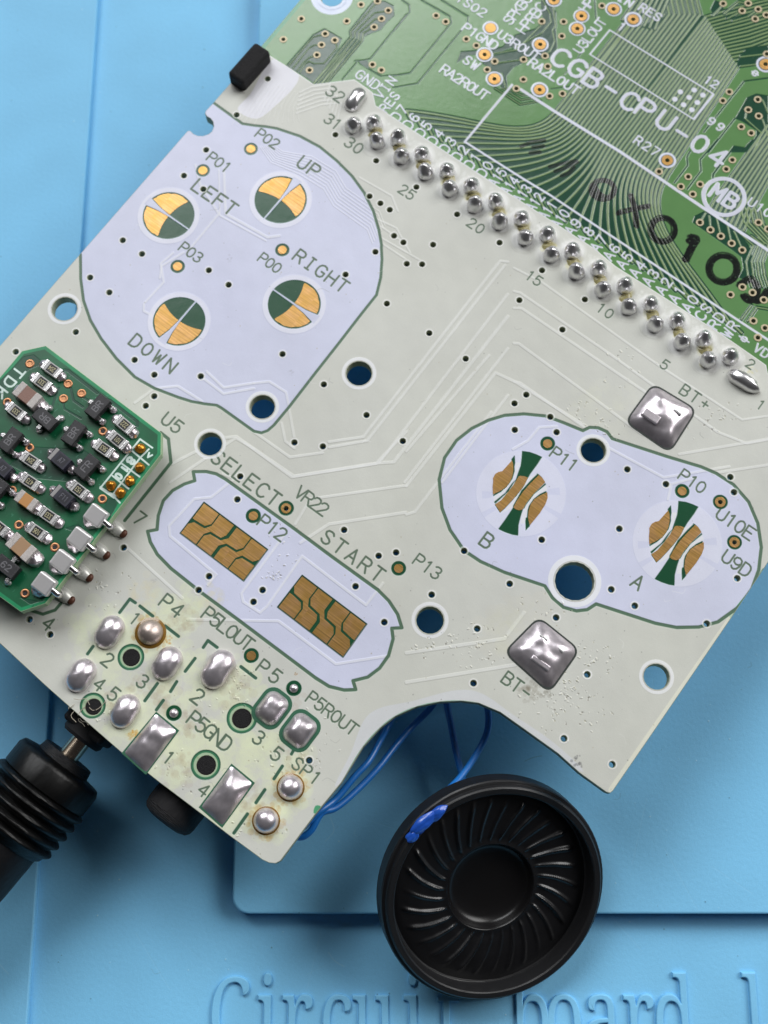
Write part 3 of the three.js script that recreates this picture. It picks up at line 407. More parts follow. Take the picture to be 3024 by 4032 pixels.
for (let i = 0; i < 2; i++) {
  const c = w2(PB, [695 + abShift[i][0], 670 + abShift[i][1]]);
  disc(kb, ...c, rmm(PB, [695 + abShift[i][0], 670], 492), '#7a7a7a'); disc(kc, ...c, rmm(PB, [695 + abShift[i][0], 670], 488), 'rgba(240,240,248,.26)');
  const sec = (a0, a1, r0, r1) => { kc.beginPath(); kc.moveTo(...c); kc.arc(...c, r1, a0, a1); kc.closePath(); kc.fillStyle = LAV; kc.fill(); };
  const rM = rmm(PB, [695, 670], 495);
  sec(0.5, 0.62, 0, rM); sec(2.55, 2.68, 0, rM); sec(-0.15, 0.05, 0, rM * 0.86); sec(3.0, 3.2, 0, rM * 0.86);
  const win = (pts) => { const q = bShape(pts, i); fillP(kc, q, WIN); fillP(kb, q, '#484848'); fillP(kr, q, '#484848'); };
  const wht = (pts) => { const q = bShape(pts, i); fillP(kc, q, '#dfe0e6'); fillP(kb, q, '#7a7a7a'); };
  win([[706, 210], [790, 222], [860, 245], [926, 276], [880, 350], [800, 460], [770, 510], [735, 575], [612, 825], [715, 850], [690, 930], [668, 1020], [664, 1132], [600, 1122], [520, 1095], [447, 1060], [520, 960], [600, 840], [650, 750], [600, 640], [655, 470], [690, 370], [700, 290]]);
  abGold.forEach((g, j) => { const cx = g.reduce((s, p) => s + p[0], 0) / g.length, cy = g.reduce((s, p) => s + p[1], 0) / g.length; win(g.map(([x, y]) => [x + [14, -2, -4, -12][j], y + [10, 6, -6, -12][j]])); });
  win([[626, 258], [632, 340], [612, 450], [600, 420], [590, 300]]); win([[740, 940], [745, 1078], [790, 1030], [772, 930]]);
  win([[390, 690], [395, 705], [500, 640], [590, 545], [575, 548], [470, 640]]); win([[400, 765], [415, 785], [560, 650], [640, 520], [600, 560], [520, 670]]);
  win([[870, 455], [895, 470], [720, 650], [612, 825], [600, 800], [700, 640], [800, 530]]); win([[960, 560], [966, 578], [850, 680], [740, 830], [715, 845], [800, 710]]);
  wht([[770, 505], [880, 455], [790, 540], [700, 640], [597, 830], [500, 880], [485, 880], [600, 760], [720, 600]]);
  wht([[395, 705], [402, 764], [500, 680], [590, 560], [650, 460], [690, 340], [640, 330], [630, 420], [600, 520], [540, 600], [470, 665]]);
  wht([[966, 580], [985, 636], [900, 680], [830, 735], [780, 810], [760, 870], [735, 1000], [690, 1000], [700, 900], [750, 800], [840, 680]]);
}
const keyPads = [[[457, 418], [836, 700], [693, 888], [315, 603], 1], [[1040, 852], [1425, 1142], [1283, 1340], [893, 1042], -1]];
for (const k of keyPads) { const q = px(H, k.slice(0, 4)); fillP(kc, q, WIN); fillP(kb, q, '#484848'); fillP(kr, q, '#484848'); lineP(kc, q, 0.09, '#16382a', false, true); }
const testPts = [[A, [1490, 885], 25, 38, 0, 'gold'], [A, [1205, 1013], 25, 38, 0, 'gold'], [A, [1055, 1583], 26, 40, 0, 'gold'], [E, [185, 140], 28, 44, 0, 'gold'], [H, [750, 500], 27, 44, 0, 'gold'], [H, [945, 455], 30, 45, 15, 'gold'], [H, [1613, 812], 27, 44, 0, 'gold'], [H, [738, 1330], 28, 44, 0, 'gold'], [J, [1323, 568], 24, 42, 0, 'solder'], [J, [670, 703], 25, 42, 0, 'solder'], [I, [648, 404], 21, 34, 0, 'gold'], [I, [1265, 622], 21, 34, 0, 'gold'], [I, [1440, 672], 25, 35, 11, 'gold'], [I, [1505, 857], 25, 35, 11, 'gold'],
  [N2, [1055, 305], 56, 84, 0, 'white'], [N2, [990, 595], 62, 90, 22, 'white'], [N2, [1097, 860], 64, 92, 22, 'white'], [N3, [213, 485], 60, 90, 22, 'white'], [N3, [207, 977], 60, 92, 22, 'white'], [N3, [362, 0], 58, 86, 22, 'white'], [N3, [662, 175], 60, 84, 22, 'white'], [N3, [617, 313], 62, 88, 22, 'white'], [N3, [1012, 100], 62, 88, 22, 'white'], [N3, [1225, 212], 60, 94, 22, 'white'], [N5, [563, 225], 60, 95, 24, 'white'], [N4, [1632, 700], 66, 100, 24, 'white']].map(([W, p, r, R_, h, kind]) => ({ c: w2(W, p), r: rmm(W, p, r), R: rmm(W, p, R_), h: h && rmm(W, p, h), kind }));
for (const t of testPts) { if (t.kind === 'white') { disc(kc, ...t.c, t.R, '#dcdff0'); disc(kb, ...t.c, t.R, '#8a8a8a'); disc(kc, ...t.c, t.r * 1.15, '#56707a'); } else { hollow(...t.c, t.R, WIN); } }
for (const [p, r] of [[[436, 398], 70], [[1040, 730], 82], [[843, 984], 80], [[228, 662], 68]]) { const c = w2(J, p), m = rmm(J, p, r); hollow(...c, m, '#3f7a58'); disc(kc, ...c, m * 0.82, '#a9c0a0'); ring(kc, ...c, m * 0.97, 0.1, '#2d5a44'); }

// ---- holes through the board
const mounts = [[S, [254, 1216], 46], [S, [827, 1748], 45], [S, [1033, 1602], 47], [S, [1413.5, 1470], 49], [S, [2336, 1773], 49], [S, [2262.6, 2288.5], 78], [S, [1693, 2442], 54], [S, [2585, 2665], 52], [S, [1307, -14], 42]].map(([W, p, r]) => [...w2(W, p), rmm(W, p, r)]);
for (const [x, z, r] of mounts) { disc(kc, x, z, r * 1.36, r > 1.9 && z < -20 ? '#ccd6e6' : 'rgba(233,234,236,.85)'); disc(kb, x, z, r * 1.36, '#7c7c7c'); ring(kc, x, z, r * 1.06, 0.1, '#b9b9b2'); }
disc(kc, ...w2(S, [1307, -14]), rmm(S, [1307, -14], 78), '#c6d0e6');
const viasWhite = [[A, [[1590, 468], [1405, 682], [1224, 890], [1092, 1043], [1207, 1123], [729, 1427], [843, 1508], [535, 1648], [1240, 1605]]], [D, [[714, 417], [1493, 367], [495, 676], [103, 805], [879, 858], [1008, 955], [1007, 1095], [952, 1158], [1311, 965]]],
  [E, [[915, 47], [976, 90], [1170, 105], [1604, 92], [793, 152], [998, 230], [1098, 233], [598, 300], [868, 490], [1145, 683], [186, 820], [1383, 850], [456, 1018], [735, 1218], [972, 1388], [264, 1397], [450, 1423]]], [B, [[532, 880], [798, 1050], [1061, 1222], [755, 1282], [826, 1328], [887, 1370], [1327, 1400]]],
  [F, [[183, 273], [463, 463], [35, 468], [316, 660], [80, 1085], [3, 1142], [237, 1230], [278, 1330], [740, 1573], [1413, 1623], [5, 1315]]], [H, [[672, 265], [655, 402], [1289, 583], [1494, 737], [1598, 717], [1357, 918], [487, 858], [425, 940], [805, 940], [751, 1010], [1528, 1131]]],
  [I, [[1191, 590], [1503, 627], [621, 845], [977, 795], [265, 896], [474, 1047], [116, 1097], [325, 1253], [940, 1073], [1048, 1148], [1518, 1022], [1378, 1230], [687, 1202], [830, 1463], [308, 1503]]], [L, [[1328, 365], [1553, 486], [139, 467], [1437, 66]]], [Q2, [[1345, 708], [320, 1490], [545, 1655]]]].flatMap(([W, l]) => l.map((p) => w2(W, p)));
const viasGreen = [[N1, [[1165, 52], [515, 207], [1010, 232], [320, 430], [775, 370], [880, 440], [735, 490], [685, 600], [605, 765], [1345, 15], [1462, 115], [1388, 205], [1308, 297], [1290, 705], [1387, 765]]], [N2, [[462, 172], [567, 238], [790, 427], [900, 498], [1100, 670], [1415, 650], [1018, 760], [1412, 867], [1335, 965], [1612, 235]]], [N3, [[265, 610], [295, 725], [315, 1048], [455, 1022], [468, 238], [448, 395], [885, 65]]],
  [N4, [[1170, 42], [1443, 38], [1377, 120], [1552, 103], [1518, 208], [1640, 165], [1237, 1002], [1167, 1098], [1547, 1085], [1443, 1197], [1557, 1265], [1367, 1382], [1475, 1450], [1645, 590]]], [N5, [[1270, 222], [1203, 322], [472, 348], [790, 405], [920, 487], [710, 512], [840, 595], [917, 903], [1032, 983], [1145, 1052], [1262, 1130], [1378, 1203], [1555, 903], [1659, 975]]], [N6, [[1250, 583], [1490, 560], [1612, 640], [1500, 868], [1625, 945], [1548, 1050], [1380, 500]]]].flatMap(([W, l]) => l.map((p) => w2(W, p)));
for (const [x, z] of viasWhite) { disc(kb, x, z, 0.46, '#7c7c7c'); disc(kc, x, z, 0.43, 'rgba(240,240,240,.6)'); }
const posts = [[J, [438, 400], 45], [J, [1040, 732], 52], [J, [846, 986], 51], [J, [232, 668], 42]].map(([W, p, r]) => [...w2(W, p), rmm(W, p, r)]);
const boardHoles = [...mounts, ...viasWhite.map(([x, z]) => [x, z, 0.27]), ...viasGreen.map(([x, z]) => [x, z, 0.235]), ...testPts.filter((t) => t.h).map((t) => [...t.c, t.h]), ...posts.map(([x, z, r]) => [x, z, r * 1.02])].filter(([x, z], i, a) => a.findIndex((q) => Math.hypot(q[0] - x, q[1] - z) < 0.55) === i);
function grit(W, p, r, n) { for (let i = 0; i < n; i++) { if (rnd() < 0.45) continue; const a = rnd() * 6.3, d = r * rnd(), q = w2(W, [p[0] + d * Math.cos(a), p[1] + d * 0.8 * Math.sin(a)]), s = rr(0.02, 0.085), c = rnd(), e = rnd() * 6.3; lineP(kb, [q, [q[0] + s * 2 * Math.cos(e), q[1] + s * 2 * Math.sin(e)]], s * 1.6, c < 0.6 ? 'rgba(190,190,190,.8)' : 'rgba(70,70,70,.8)'); disc(kc, q[0] + 0.02, q[1] + 0.02, s * 0.9, c < 0.45 ? 'rgba(226,224,205,.7)' : c < 0.8 ? 'rgba(150,144,112,.55)' : 'rgba(90,84,70,.6)'); } }
for (const [W, x, y, r, n] of [[I, 330, 1330, 150, 90], [I, 120, 1330, 110, 40], [I, 860, 1400, 110, 60], [I, 740, 1560, 170, 110], [I, 640, 1180, 150, 40], [I, 900, 300, 160, 40], [I, 1380, 300, 120, 30], [I, 780, 240, 60, 16], [H, 950, 730, 250, 40], [H, 870, 860, 60, 26], [H, 600, 1450, 120, 40], [J, 1330, 850, 260, 90], [J, 1000, 620, 220, 70], [J, 640, 1000, 220, 60], [J, 300, 700, 200, 40], [G, 700, 1850, 260, 50], [F, 700, 850, 250, 40], [F, 1350, 1200, 150, 26], [J, 1100, 1390, 200, 40], [L, 1300, 250, 260, 70]]) grit(W, [x, y], r, n);
// wear: fine dust, hairs and scuffs with outlines of their own
for (let i = 0; i < 1500; i++) { const x = rr(TX0, TX1), z = rr(TZ0, TZ1), low = z > 5 ? 1 : 0.5; if (rnd() > low) continue; disc(kc, x, z, rr(0.015, 0.06), rnd() < 0.6 ? 'rgba(95,96,92,.45)' : 'rgba(150,135,100,.5)'); }
for (let i = 0; i < 70; i++) { const x = rr(TX0, TX1), z = rr(TZ0 + 20, TZ1), a = rnd() * 6; lineP(kc, [[x, z], [x + Math.cos(a) * rr(0.2, 0.7), z + Math.sin(a) * rr(0.2, 0.7)], [x + Math.cos(a + 0.5) * rr(0.5, 1.3), z + Math.sin(a + 0.5) * rr(0.5, 1.3)]], rr(0.02, 0.05), rnd() < 0.5 ? 'rgba(110,112,108,.4)' : 'rgba(245,245,244,.5)', true); }
{ // fine tone of the lacquer
  const im = kc.getImageData(0, 0, TW, TH), d = im.data;
  for (let y = 0; y < TH; y++) for (let x = 0; x < TW; x++) { const o = (y * TW + x) * 4, n = 1 + 0.03 * noise.noise(x / 190, y / 190, 1.3) + 0.018 * noise.noise(x / 37, y / 37, 4.1) + 0.022 * (rnd() - 0.5); d[o] *= n; d[o + 1] *= n; d[o + 2] *= n * (1 + 0.012 * noise.noise(x / 300, y / 300, 9)); }
  kc.putImageData(im, 0, 0);
}
{ // the lacquer's own fine ripple
  const im = kb.getImageData(0, 0, TW, TH), d = im.data;
  for (let y = 0; y < TH; y++) for (let x = 0; x < TW; x++) { const o = (y * TW + x) * 4, n = 3.5 * noise.noise(x / 11, y / 11, 2.7) + 6 * noise.noise(x / 41, y / 41, 5.5) + 5 * (rnd() - 0.5); d[o] += n; d[o + 1] += n; d[o + 2] += n; }
  kb.putImageData(im, 0, 0);
}
const mBoardTop = phy({ specularIntensity: 1.0, ior: 1.58,  map: texOf(cCol, true), bumpMap: texOf(cBmp), bumpScale: 0.00016, roughnessMap: texOf(cRgh), roughness: 1, metalness: 0 });
const mBoardSide = std({ color: lin(0.34, 0.37, 0.27), roughness: 0.7, bumpMap: grain, bumpScale: 0.00004 });
function boardUV(g) { const p = g.attributes.position, u = g.attributes.uv; for (let i = 0; i < p.count; i++) u.setXY(i, (p.getX(i) - TX0) / (TX1 - TX0), 1 - (p.getZ(i) - TZ0) / (TZ1 - TZ0)); return g; }
// ---------------------------------------------------------------- the work mat
const MR = 110, cMat = canvasOf(2048, 2048), kmat = cMat.getContext('2d'), cMatB = canvasOf(2048, 2048), kmatB = cMatB.getContext('2d');
{
  const im = kmat.createImageData(2048, 2048), d = im.data, ib = kmatB.createImageData(2048, 2048), e = ib.data;
  for (let y = 0; y < 2048; y++) for (let x = 0; x < 2048; x++) { const o = (y * 2048 + x) * 4, k = 0.985 + 0.03 * noise.noise(x / 420, y / 420, 0.4) + 0.025 * noise.noise(x / 90, y / 90, 3.1) + 0.035 * (rnd() - 0.5); d[o] = 127 * k; d[o + 1] = 199 * k; d[o + 2] = 240 * k; d[o + 3] = 255; const b = 128 + 30 * (rnd() - 0.5) + 22 * noise.noise(x / 7, y / 7, 2) + 16 * noise.noise(x / 60, y / 60, 5); e[o] = e[o + 1] = e[o + 2] = b; e[o + 3] = 255; }
  kmat.putImageData(im, 0, 0); kmatB.putImageData(ib, 0, 0);
  for (const k of [kmat, kmatB]) k.setTransform(2048 / MR, 0, 0, 2048 / MR, 1024, 1024);
  for (let i = 0; i < 520; i++) { const x = rr(-54, 54), z = rr(-54, 54), r = rr(0.02, 0.07); disc(kmat, x, z, r, rnd() < 0.55 ? 'rgba(222,236,244,.55)' : 'rgba(52,82,104,.5)'); disc(kmatB, x, z, r * 1.3, '#c0c0c0'); }
  for (let i = 0; i < 46; i++) { const x = rr(-54, 54), z = rr(-54, 54), a = rnd() * 6.3, b = a + rr(-1.4, 1.4), l = rr(0.3, 1.4); lineP(kmat, [[x, z], [x + l * Math.cos(a), z + l * Math.sin(a)], [x + l * (Math.cos(a) + Math.cos(b)), z + l * (Math.sin(a) + Math.sin(b))]], rr(0.02, 0.04), rnd() < 0.5 ? 'rgba(60,84,100,.6)' : 'rgba(225,236,240,.5)', true); }
  for (let i = 0; i < 60; i++) { const x = rr(-54, 54), z = rr(-54, 54), a = rnd() * 6.3, l = rr(1, 7); lineP(kmat, [[x, z], [x + l * Math.cos(a), z + l * Math.sin(a)]], rr(0.02, 0.05), 'rgba(190,220,238,.22)'); lineP(kmatB, [[x, z], [x + l * Math.cos(a), z + l * Math.sin(a)]], 0.05, 'rgba(60,60,60,.4)'); }
}
const matTone = texOf(cMat, true, true); matTone.wrapS = matTone.wrapT = THREE.MirroredRepeatWrapping;
const matBump2 = texOf(cMatB); matBump2.wrapS = matBump2.wrapT = THREE.MirroredRepeatWrapping;
const mMat = phy({ map: matTone, roughness: 0.62, bumpMap: matBump2, bumpScale: 0.00006 });
const matUV = (g) => { const p = g.attributes.position, u = g.attributes.uv; for (let i = 0; i < p.count; i++) u.setXY(i, p.getX(i) / MR + 0.5, 0.5 - p.getZ(i) / MR); return g; };
function roundRect(x0, z0, x1, z1, r, n = 8) { const o = []; for (const [cx, cz, a0] of [[x1 - r, z0 + r, -90], [x1 - r, z1 - r, 0], [x0 + r, z1 - r, 90], [x0 + r, z0 + r, 180]]) for (let i = 0; i <= n; i++) { const a = (a0 + 90 * i / n) * Math.PI / 180; o.push([cx + r * Math.cos(a), cz + r * Math.sin(a)]); } return o; }
const mat = base('silicone_mat', [0, MAT_Y - 2.5, 0]);
mat.userData.kind = 'structure'; mat.userData.label = 'pale blue silicone work mat with raised panels and moulded lettering';
const panelH = 1.9, leftH = 0.8;
part('mat_sheet', matUV(slab(roundRect(-260, -200, 260, 200, 8), MAT_Y - 2.5, MAT_Y, [], 0.2)), mMat, mat);
{
  const k0 = w3(S, [505 / TO, 1830 / TO], MAT_Y + panelH), k1 = w3(S, [1400 / TO, 1974 / TO], MAT_Y + panelH);
  part('raised_panel', matUV(slab(roundRect(k0.x, -170, 240, k1.z, 1.6), MAT_Y - 0.1, MAT_Y + panelH, [], 0.18)), mMat, mat);
  const l0 = w3(S, [207 / TO, 60 / TO], MAT_Y + leftH), l1 = w3(S, [66 / TO, 2100 / TO], MAT_Y + leftH);
  const dx = (l1.x - l0.x) / (l1.z - l0.z), xAt = (z) => l0.x + (z - l0.z) * dx;
  part('raised_border', matUV(slab([[-250, -190], [xAt(-190), -190], [xAt(190), 190], [-250, 190]], MAT_Y - 0.1, MAT_Y + leftH, [], 0.16)), mMat, mat);
}
const serif = await new FontLoader().loadAsync('fonts/droid/droid_serif_regular.typeface.json');
const capSize = (() => { const g = new TextGeometry('I', { font: serif, size: 10, depth: 1, curveSegments: 4, bevelEnabled: false }); g.computeBoundingBox(); return 10 * 6.2 / g.boundingBox.max.y; })();
for (const [ch, x] of [['C', 145], ['i', 250], ['r', 335], ['c', 447], ['u', 550], ['i', 662], ['t', 762], ['b', 990], ['o', 1088], ['a', 1196], ['r', 1300], ['d', 1402], ['l', 1626]]) {
  const p = w3(M, [x, 524], MAT_Y), s = capSize;
  const g = new TextGeometry(ch, { font: serif, size: s, depth: 0.2, curveSegments: 8, bevelEnabled: true, bevelThickness: 0.2, bevelSize: 0.16, bevelOffset: -0.1, bevelSegments: 4 });
  g.computeBoundingBox(); g.translate(-(g.boundingBox.min.x + g.boundingBox.max.x) / 2, 0, 0); g.scale(0.74, 1, 1); g.rotateX(-Math.PI / 2); g.translate(p.x, MAT_Y - 0.03, p.z);
  part('letter', matUV(g), mMat, mat);
}

// ---------------------------------------------------------------- the circuit board
const THICK = 1.2;
const bc = w2(S, [1500, 1900]);
const board = base('circuit_board', [bc[0], -THICK, bc[1]]);
tag(board, 'bare circuit board of a handheld console, white and green print with soldered joints', 'circuit board');
part('board_plate', boardUV(slab(edgePts, -THICK, 0, boardHoles, 0.05, 9)), [mBoardTop, mBoardSide], board);
const goldUV = (g) => { const p = g.attributes.position, u = g.attributes.uv; for (let i = 0; i < p.count; i++) { const x = p.getX(i), z = p.getZ(i); u.setXY(i, (x * DP[0] + z * DP[1]) / 9, (-x * DP[1] + z * DP[0]) / 9); } return g; };
const pad = (pts, label, name = 'contact_pad', y = 0.03, m = mGold) => part(name, goldUV(slab(pts, -0.02, y)), m, board, label);
// directional pads
dpads.forEach(({ c, r, out }, n) => {
  const [ox, oz] = out, q = (u, v) => [c[0] + ox * u * r + (-oz) * v * r, c[1] + oz * u * r + ox * v * r];
  for (const s of [-1, 1]) {
    const pts = []; const R_ = 0.95;
    for (let i = 0; i <= 8; i++) { const f = i / 8, v = 0.05 + f * 0.83; pts.push(q(-0.02 - 0.2 * f * f, s * v)); }
    const a0 = Math.atan2(0.88, -0.2), a1 = Math.atan2(0.2, 0.93);
    for (let i = 0; i <= 12; i++) { const a = a0 + (a1 - a0) * i / 12, rr_ = R_ - 0.02 * ((i * 7 + n * 3) % 5 === 0); pts.push(q(rr_ * Math.cos(a), s * rr_ * Math.sin(a))); }
    pts.push(q(0.5, s * 0.1), q(0.1, s * 0.055));
    pad(pts);
  }
});
for (let i = 0; i < 2; i++) for (const g of abGold) pad(bShape(g, i));
// the two eight-tile key pads
for (const [a, b, c_, d, sgn] of keyPads) {
  const q = (s, t) => w2(H, [(a[0] * (1 - s) + b[0] * s) * (1 - t) + (d[0] * (1 - s) + c_[0] * s) * t, (a[1] * (1 - s) + b[1] * s) * (1 - t) + (d[1] * (1 - s) + c_[1] * s) * t]);
  const path = (k, s) => [[k / 4, 1, 1], [k / 4, 0.67, 1], [k / 4 + 0.05, 0.53, 0], [(k + 1) / 4 - 0.05, 0.5, 0], [(k + 1) / 4, 0.35, 2], [(k + 1) / 4, 0, 2]].map(([u, v, side]) => { const g = 0.0085 + (Math.abs(u - 0.5) < 0.001 ? 0.014 : 0); return [u + s * g, v + (side === 0 ? s * 0.028 : v === 1 ? -0.022 : v === 0 ? 0.022 : s * 0.012)]; });
  for (let k = 0; k <= 4; k++) {
    const left = k > 0 ? path(k - 1, 1) : [[0.012, 0.022]], right = k < 4 ? path(k, -1) : [[0.988, 0.978]];
    let pts;
    if (k === 0) pts = [[0.012, 0.022], ...right.slice(2).reverse(), [0.012, 0.5]];
    else if (k === 4) pts = [...left.slice(0, 4), [0.988, 0.53], [0.988, 0.978]];
    else pts = [...left, ...right.reverse()];
    pad(pts.map(([u, v]) => q(sgn > 0 ? u : 1 - u, v)));
  }
}
for (const t of testPts) {
  if (t.kind === 'solder') { part('test_point', pillow(Array.from({ length: 20 }, (_, i) => [t.c[0] + t.r * Math.cos(i * 0.3142), t.c[1] + t.r * Math.sin(i * 0.3142)]), 0.35, { exp: 'dome', n: 28, rings: 8, sd: t.r }), mSolder, board); continue; }
  const n = 28, o = Array.from({ length: n }, (_, i) => { const a = i / n * 6.2832, rad = t.r * (1 + 0.05 * noise.noise(Math.cos(a) * 1.4 + t.c[0], Math.sin(a) * 1.4, 3)); return [t.c[0] + rad * Math.cos(a), t.c[1] + rad * Math.sin(a)]; });
  part('test_point', goldUV(slab(o, -0.02, 0.035, t.h ? [[...t.c, t.h]] : [])), mGold, board);
}
for (const [x, z] of viasGreen) part('via_ring', slab(Array.from({ length: 20 }, (_, i) => [x + 0.39 * Math.cos(i * 0.3142), z + 0.39 * Math.sin(i * 0.3142)]), -0.02, 0.045, [[x, z, 0.235]], 0.015, 8), mRing, board);
// the pins of the cartridge slot
const pinProfile = [[0.80, -0.02], [0.805, 0.16], [0.79, 0.46], [0.71, 0.76], [0.56, 1.02], [0.39, 1.2], [0.25, 1.33], [0.17, 1.42], [0.1, 1.46], [0, 1.47]].map(([x, y]) => new THREE.Vector2(x, y));
const pinSpots = [];
const rowA = [[B, [[785, 797], [940, 897], [1100, 999], [1260, 1107], [1422, 1209], [1584, 1312]]], [F, [[220, 33], [385, 143], [553, 255], [726, 370], [897, 484], [1070, 600], [1243, 719], [1416, 832]]]], rowB = [[B, [[647, 814], [803, 916], [962, 1017], [1121, 1117], [1280, 1226], [1442, 1334], [1606, 1444]]], [F, [[75, 52], [243, 165], [410, 275], [580, 391], [752, 505], [923, 620], [1098, 736], [1271, 853]]]];
for (const rows of [rowA, rowB]) for (const [W, l] of rows) for (const p of l) pinSpots.push(w3(W, p, 0.45));
pinSpots.push(w3(S, [2056, 855], 0.45));
pinSpots.forEach((p, n) => {
  const g = new THREE.LatheGeometry(pinProfile, 28), a = g.attributes.position;
  for (let i = 0; i < a.count; i++) { const y = a.getY(i), f = Math.max(0, y - 0.2); const k = 1 + 0.13 * noise.noise(a.getX(i) * 1.3 + n * 3.1, y * 0.9, a.getZ(i) * 1.3 + n); a.setXYZ(i, a.getX(i) * k + 0.09 * f * Math.sin(n * 2.1), y * (1 + 0.09 * Math.sin(n * 1.7)), a.getZ(i) * k + 0.09 * f * Math.cos(n * 1.3)); }
  g.computeVertexNormals();
  part('solder_joint', place(g, p.x, 0, p.z, n * 1.1), mPin, board);
});
const stadium = (W, c, len, wid, dir, n = 40) => { const p = w2(W, c), a = rmm(W, c, len / 2), b = rmm(W, c, wid / 2), h = a - b; return Array.from({ length: n }, (_, i) => { const t = i / n * 6.2832, u = Math.cos(t) * b + (Math.cos(t) >= 0 ? h : -h), v = Math.sin(t) * b; return [p[0] + dir[0] * u - dir[1] * v, p[1] + dir[1] * u + dir[0] * v]; }); };
part('solder_joint', pillow(stadium(N1, [1105, 1090], 300, 165, [0.52, -0.85]), 0.85, { exp: 'dome', sd: 2 }), mPin, board);
part('solder_joint', pillow(px(N6, [[1215, 1460], [1250, 1400], [1310, 1395], [1400, 1430], [1480, 1490], [1545, 1545], [1565, 1610], [1570, 1645], [1500, 1660], [1420, 1640], [1300, 1570], [1235, 1520]]), 1.0, { exp: 'dome', sd: 3 }), mPin, board);
// flux left between the pins
const mFluxPale = phy({ color: lin(0.62, 0.56, 0.27), roughness: 0.3, transmission: 0.45, thickness: 0.0004, ior: 1.5 });
{
  const al = (p) => p.x * DP[0] + p.z * DP[1], ac = (p) => -p.x * DP[1] + p.z * DP[0], mid = pinSpots.reduce((s, p) => s + ac(p), 0) / pinSpots.length;
  const up = pinSpots.filter((p) => ac(p) < mid).sort((a, b) => al(a) - al(b)), low = pinSpots.filter((p) => ac(p) >= mid).sort((a, b) => al(a) - al(b));
  for (const p of pinSpots) for (let k = 0; k < 5; k++) { disc(kb, p.x + rr(-0.2, 0.2), p.z + rr(-0.2, 0.2), 1.45 - k * 0.12, 'rgba(190,190,190,.12)'); disc(kc, p.x + rr(-0.3, 0.3), p.z + rr(-0.3, 0.3), rr(0.9, 1.3), 'rgba(236,236,234,.16)'); }
  low.forEach((a, i) => {
    const b = up[i + 1] ?? a, m = [(a.x + b.x) / 2, (a.z + b.z) / 2], n = 18;
    for (let k = 0; k < 16; k++) disc(kc, m[0] + rr(-0.55, 0.55), m[1] + rr(-0.6, 0.45), rr(0.12, 0.45), 'rgba(212,200,120,.13)');
    part('flux_blob', pillow(Array.from({ length: n }, (_, k) => { const t = k / n * 6.2832, r = 0.62 * (1 + 0.55 * noise.noise(Math.cos(t) * 1.2 + i * 3.3, Math.sin(t) * 1.2, i)); return [m[0] + r * Math.cos(t), m[1] + r * Math.sin(t)]; }), 0.24, { exp: 2, sd: 60 + i, n: 30, rings: 7, wob: 0.2 }), mFluxPale, board);
  });
}
// jack and socket joints
[[320, 262, 190, 132], [165, 497, 190, 132], [633, 432, 192, 138], [405, 692, 192, 134], [910, 465, 226, 144]].forEach(([x, y, l, w], i) => part('solder_joint', pillow(stadium(J, [x, y], l, w, [0.50, -0.866]), 1.05, { exp: 'dome', sd: 10 + i, wob: 0.02 }), mSolder, board));
const round = (W, c, r, n = 30) => { const p = w2(W, c), m = rmm(W, c, r); return Array.from({ length: n }, (_, i) => [p[0] + m * Math.cos(i / n * 6.2832), p[1] + m * Math.sin(i / n * 6.2832)]); };
part('solder_joint', pillow(round(J, [543, 264], 68), 1.0, { exp: 'dome', sd: 21, wob: 0.07 }), mDull, board, 'dull brownish solder joint with burnt flux round it');
part('flux_ring', pillow(round(J, [543, 266], 84), 0.16, { exp: 3, sd: 22, wob: 0.1 }), mFlux, board);
part('solder_joint', pillow(round(J, [1305, 1107], 69), 1.1, { exp: 'dome', sd: 23, wob: 0.04 }), mSolder, board);
part('solder_joint', pillow(round(J, [1172, 1288], 69), 1.1, { exp: 'dome', sd: 24, wob: 0.02 }), mSolder, board);
for (const c of [[1305, 1107], [1172, 1288]]) part('flux_ring', pillow(round(J, c, 77), 0.12, { exp: 3, sd: c[0], wob: 0.1 }), mFlux, board);
const rrect = (W, c, l, w, dir, r, n = 6) => { const p = w2(W, c), a = rmm(W, c, l / 2), b = rmm(W, c, w / 2), q = rmm(W, c, r), o = []; for (const [sx, sz, a0] of [[1, 1, 0], [-1, 1, 90], [-1, -1, 180], [1, -1, 270]]) for (let i = 0; i <= n; i++) { const t = (a0 + 90 * i / n) * Math.PI / 180, u = sx * (a - q) + q * Math.cos(t), v = sz * (b - q) + q * Math.sin(t); o.push([p[0] + dir[0] * u - dir[1] * v, p[1] + dir[1] * u + dir[0] * v]); } return o; };
[[1203, 676, 178, 142], [1356, 797, 178, 150]].forEach(([x, y, l, w], i) => { const o = rrect(J, [x, y], l + 36, w + 34, PERP, 62); fillP(kc, o, '#3a7a58'); part('solder_joint', pillow(rrect(J, [x, y], l, w, PERP, 50), 0.85, { exp: 2.6, sd: 30 + i, wob: 0.05, n: 64 }), mSolder, board); part('pad_border', slab(o, -0.02, 0.02), mPadMask(), board); });
function mPadMask() { return (mPadMask.m ??= std({ color: lin(0.035, 0.13, 0.075), roughness: 0.4 })); }
[[[572, 702], [688, 800], [520, 1030], [397, 918]], [[982, 985], [1100, 1085], [935, 1318], [817, 1212]]].forEach((q, i) => { const p = px(J, q); part('solder_joint', quadPillow(p, 0.8, { sd: 40 + i }), mSolder, board, i ? 'rectangular solder pad at the board edge by the number 4' : 'rectangular solder pad at the board edge by the number 1'); part('pad_border', slab(p.map(([x, z]) => [x + (x - (p[0][0] + p[2][0]) / 2) * 0.08, z + (z - (p[0][1] + p[2][1]) / 2) * 0.05]), -0.02, 0.018), mPadMask(), board); });
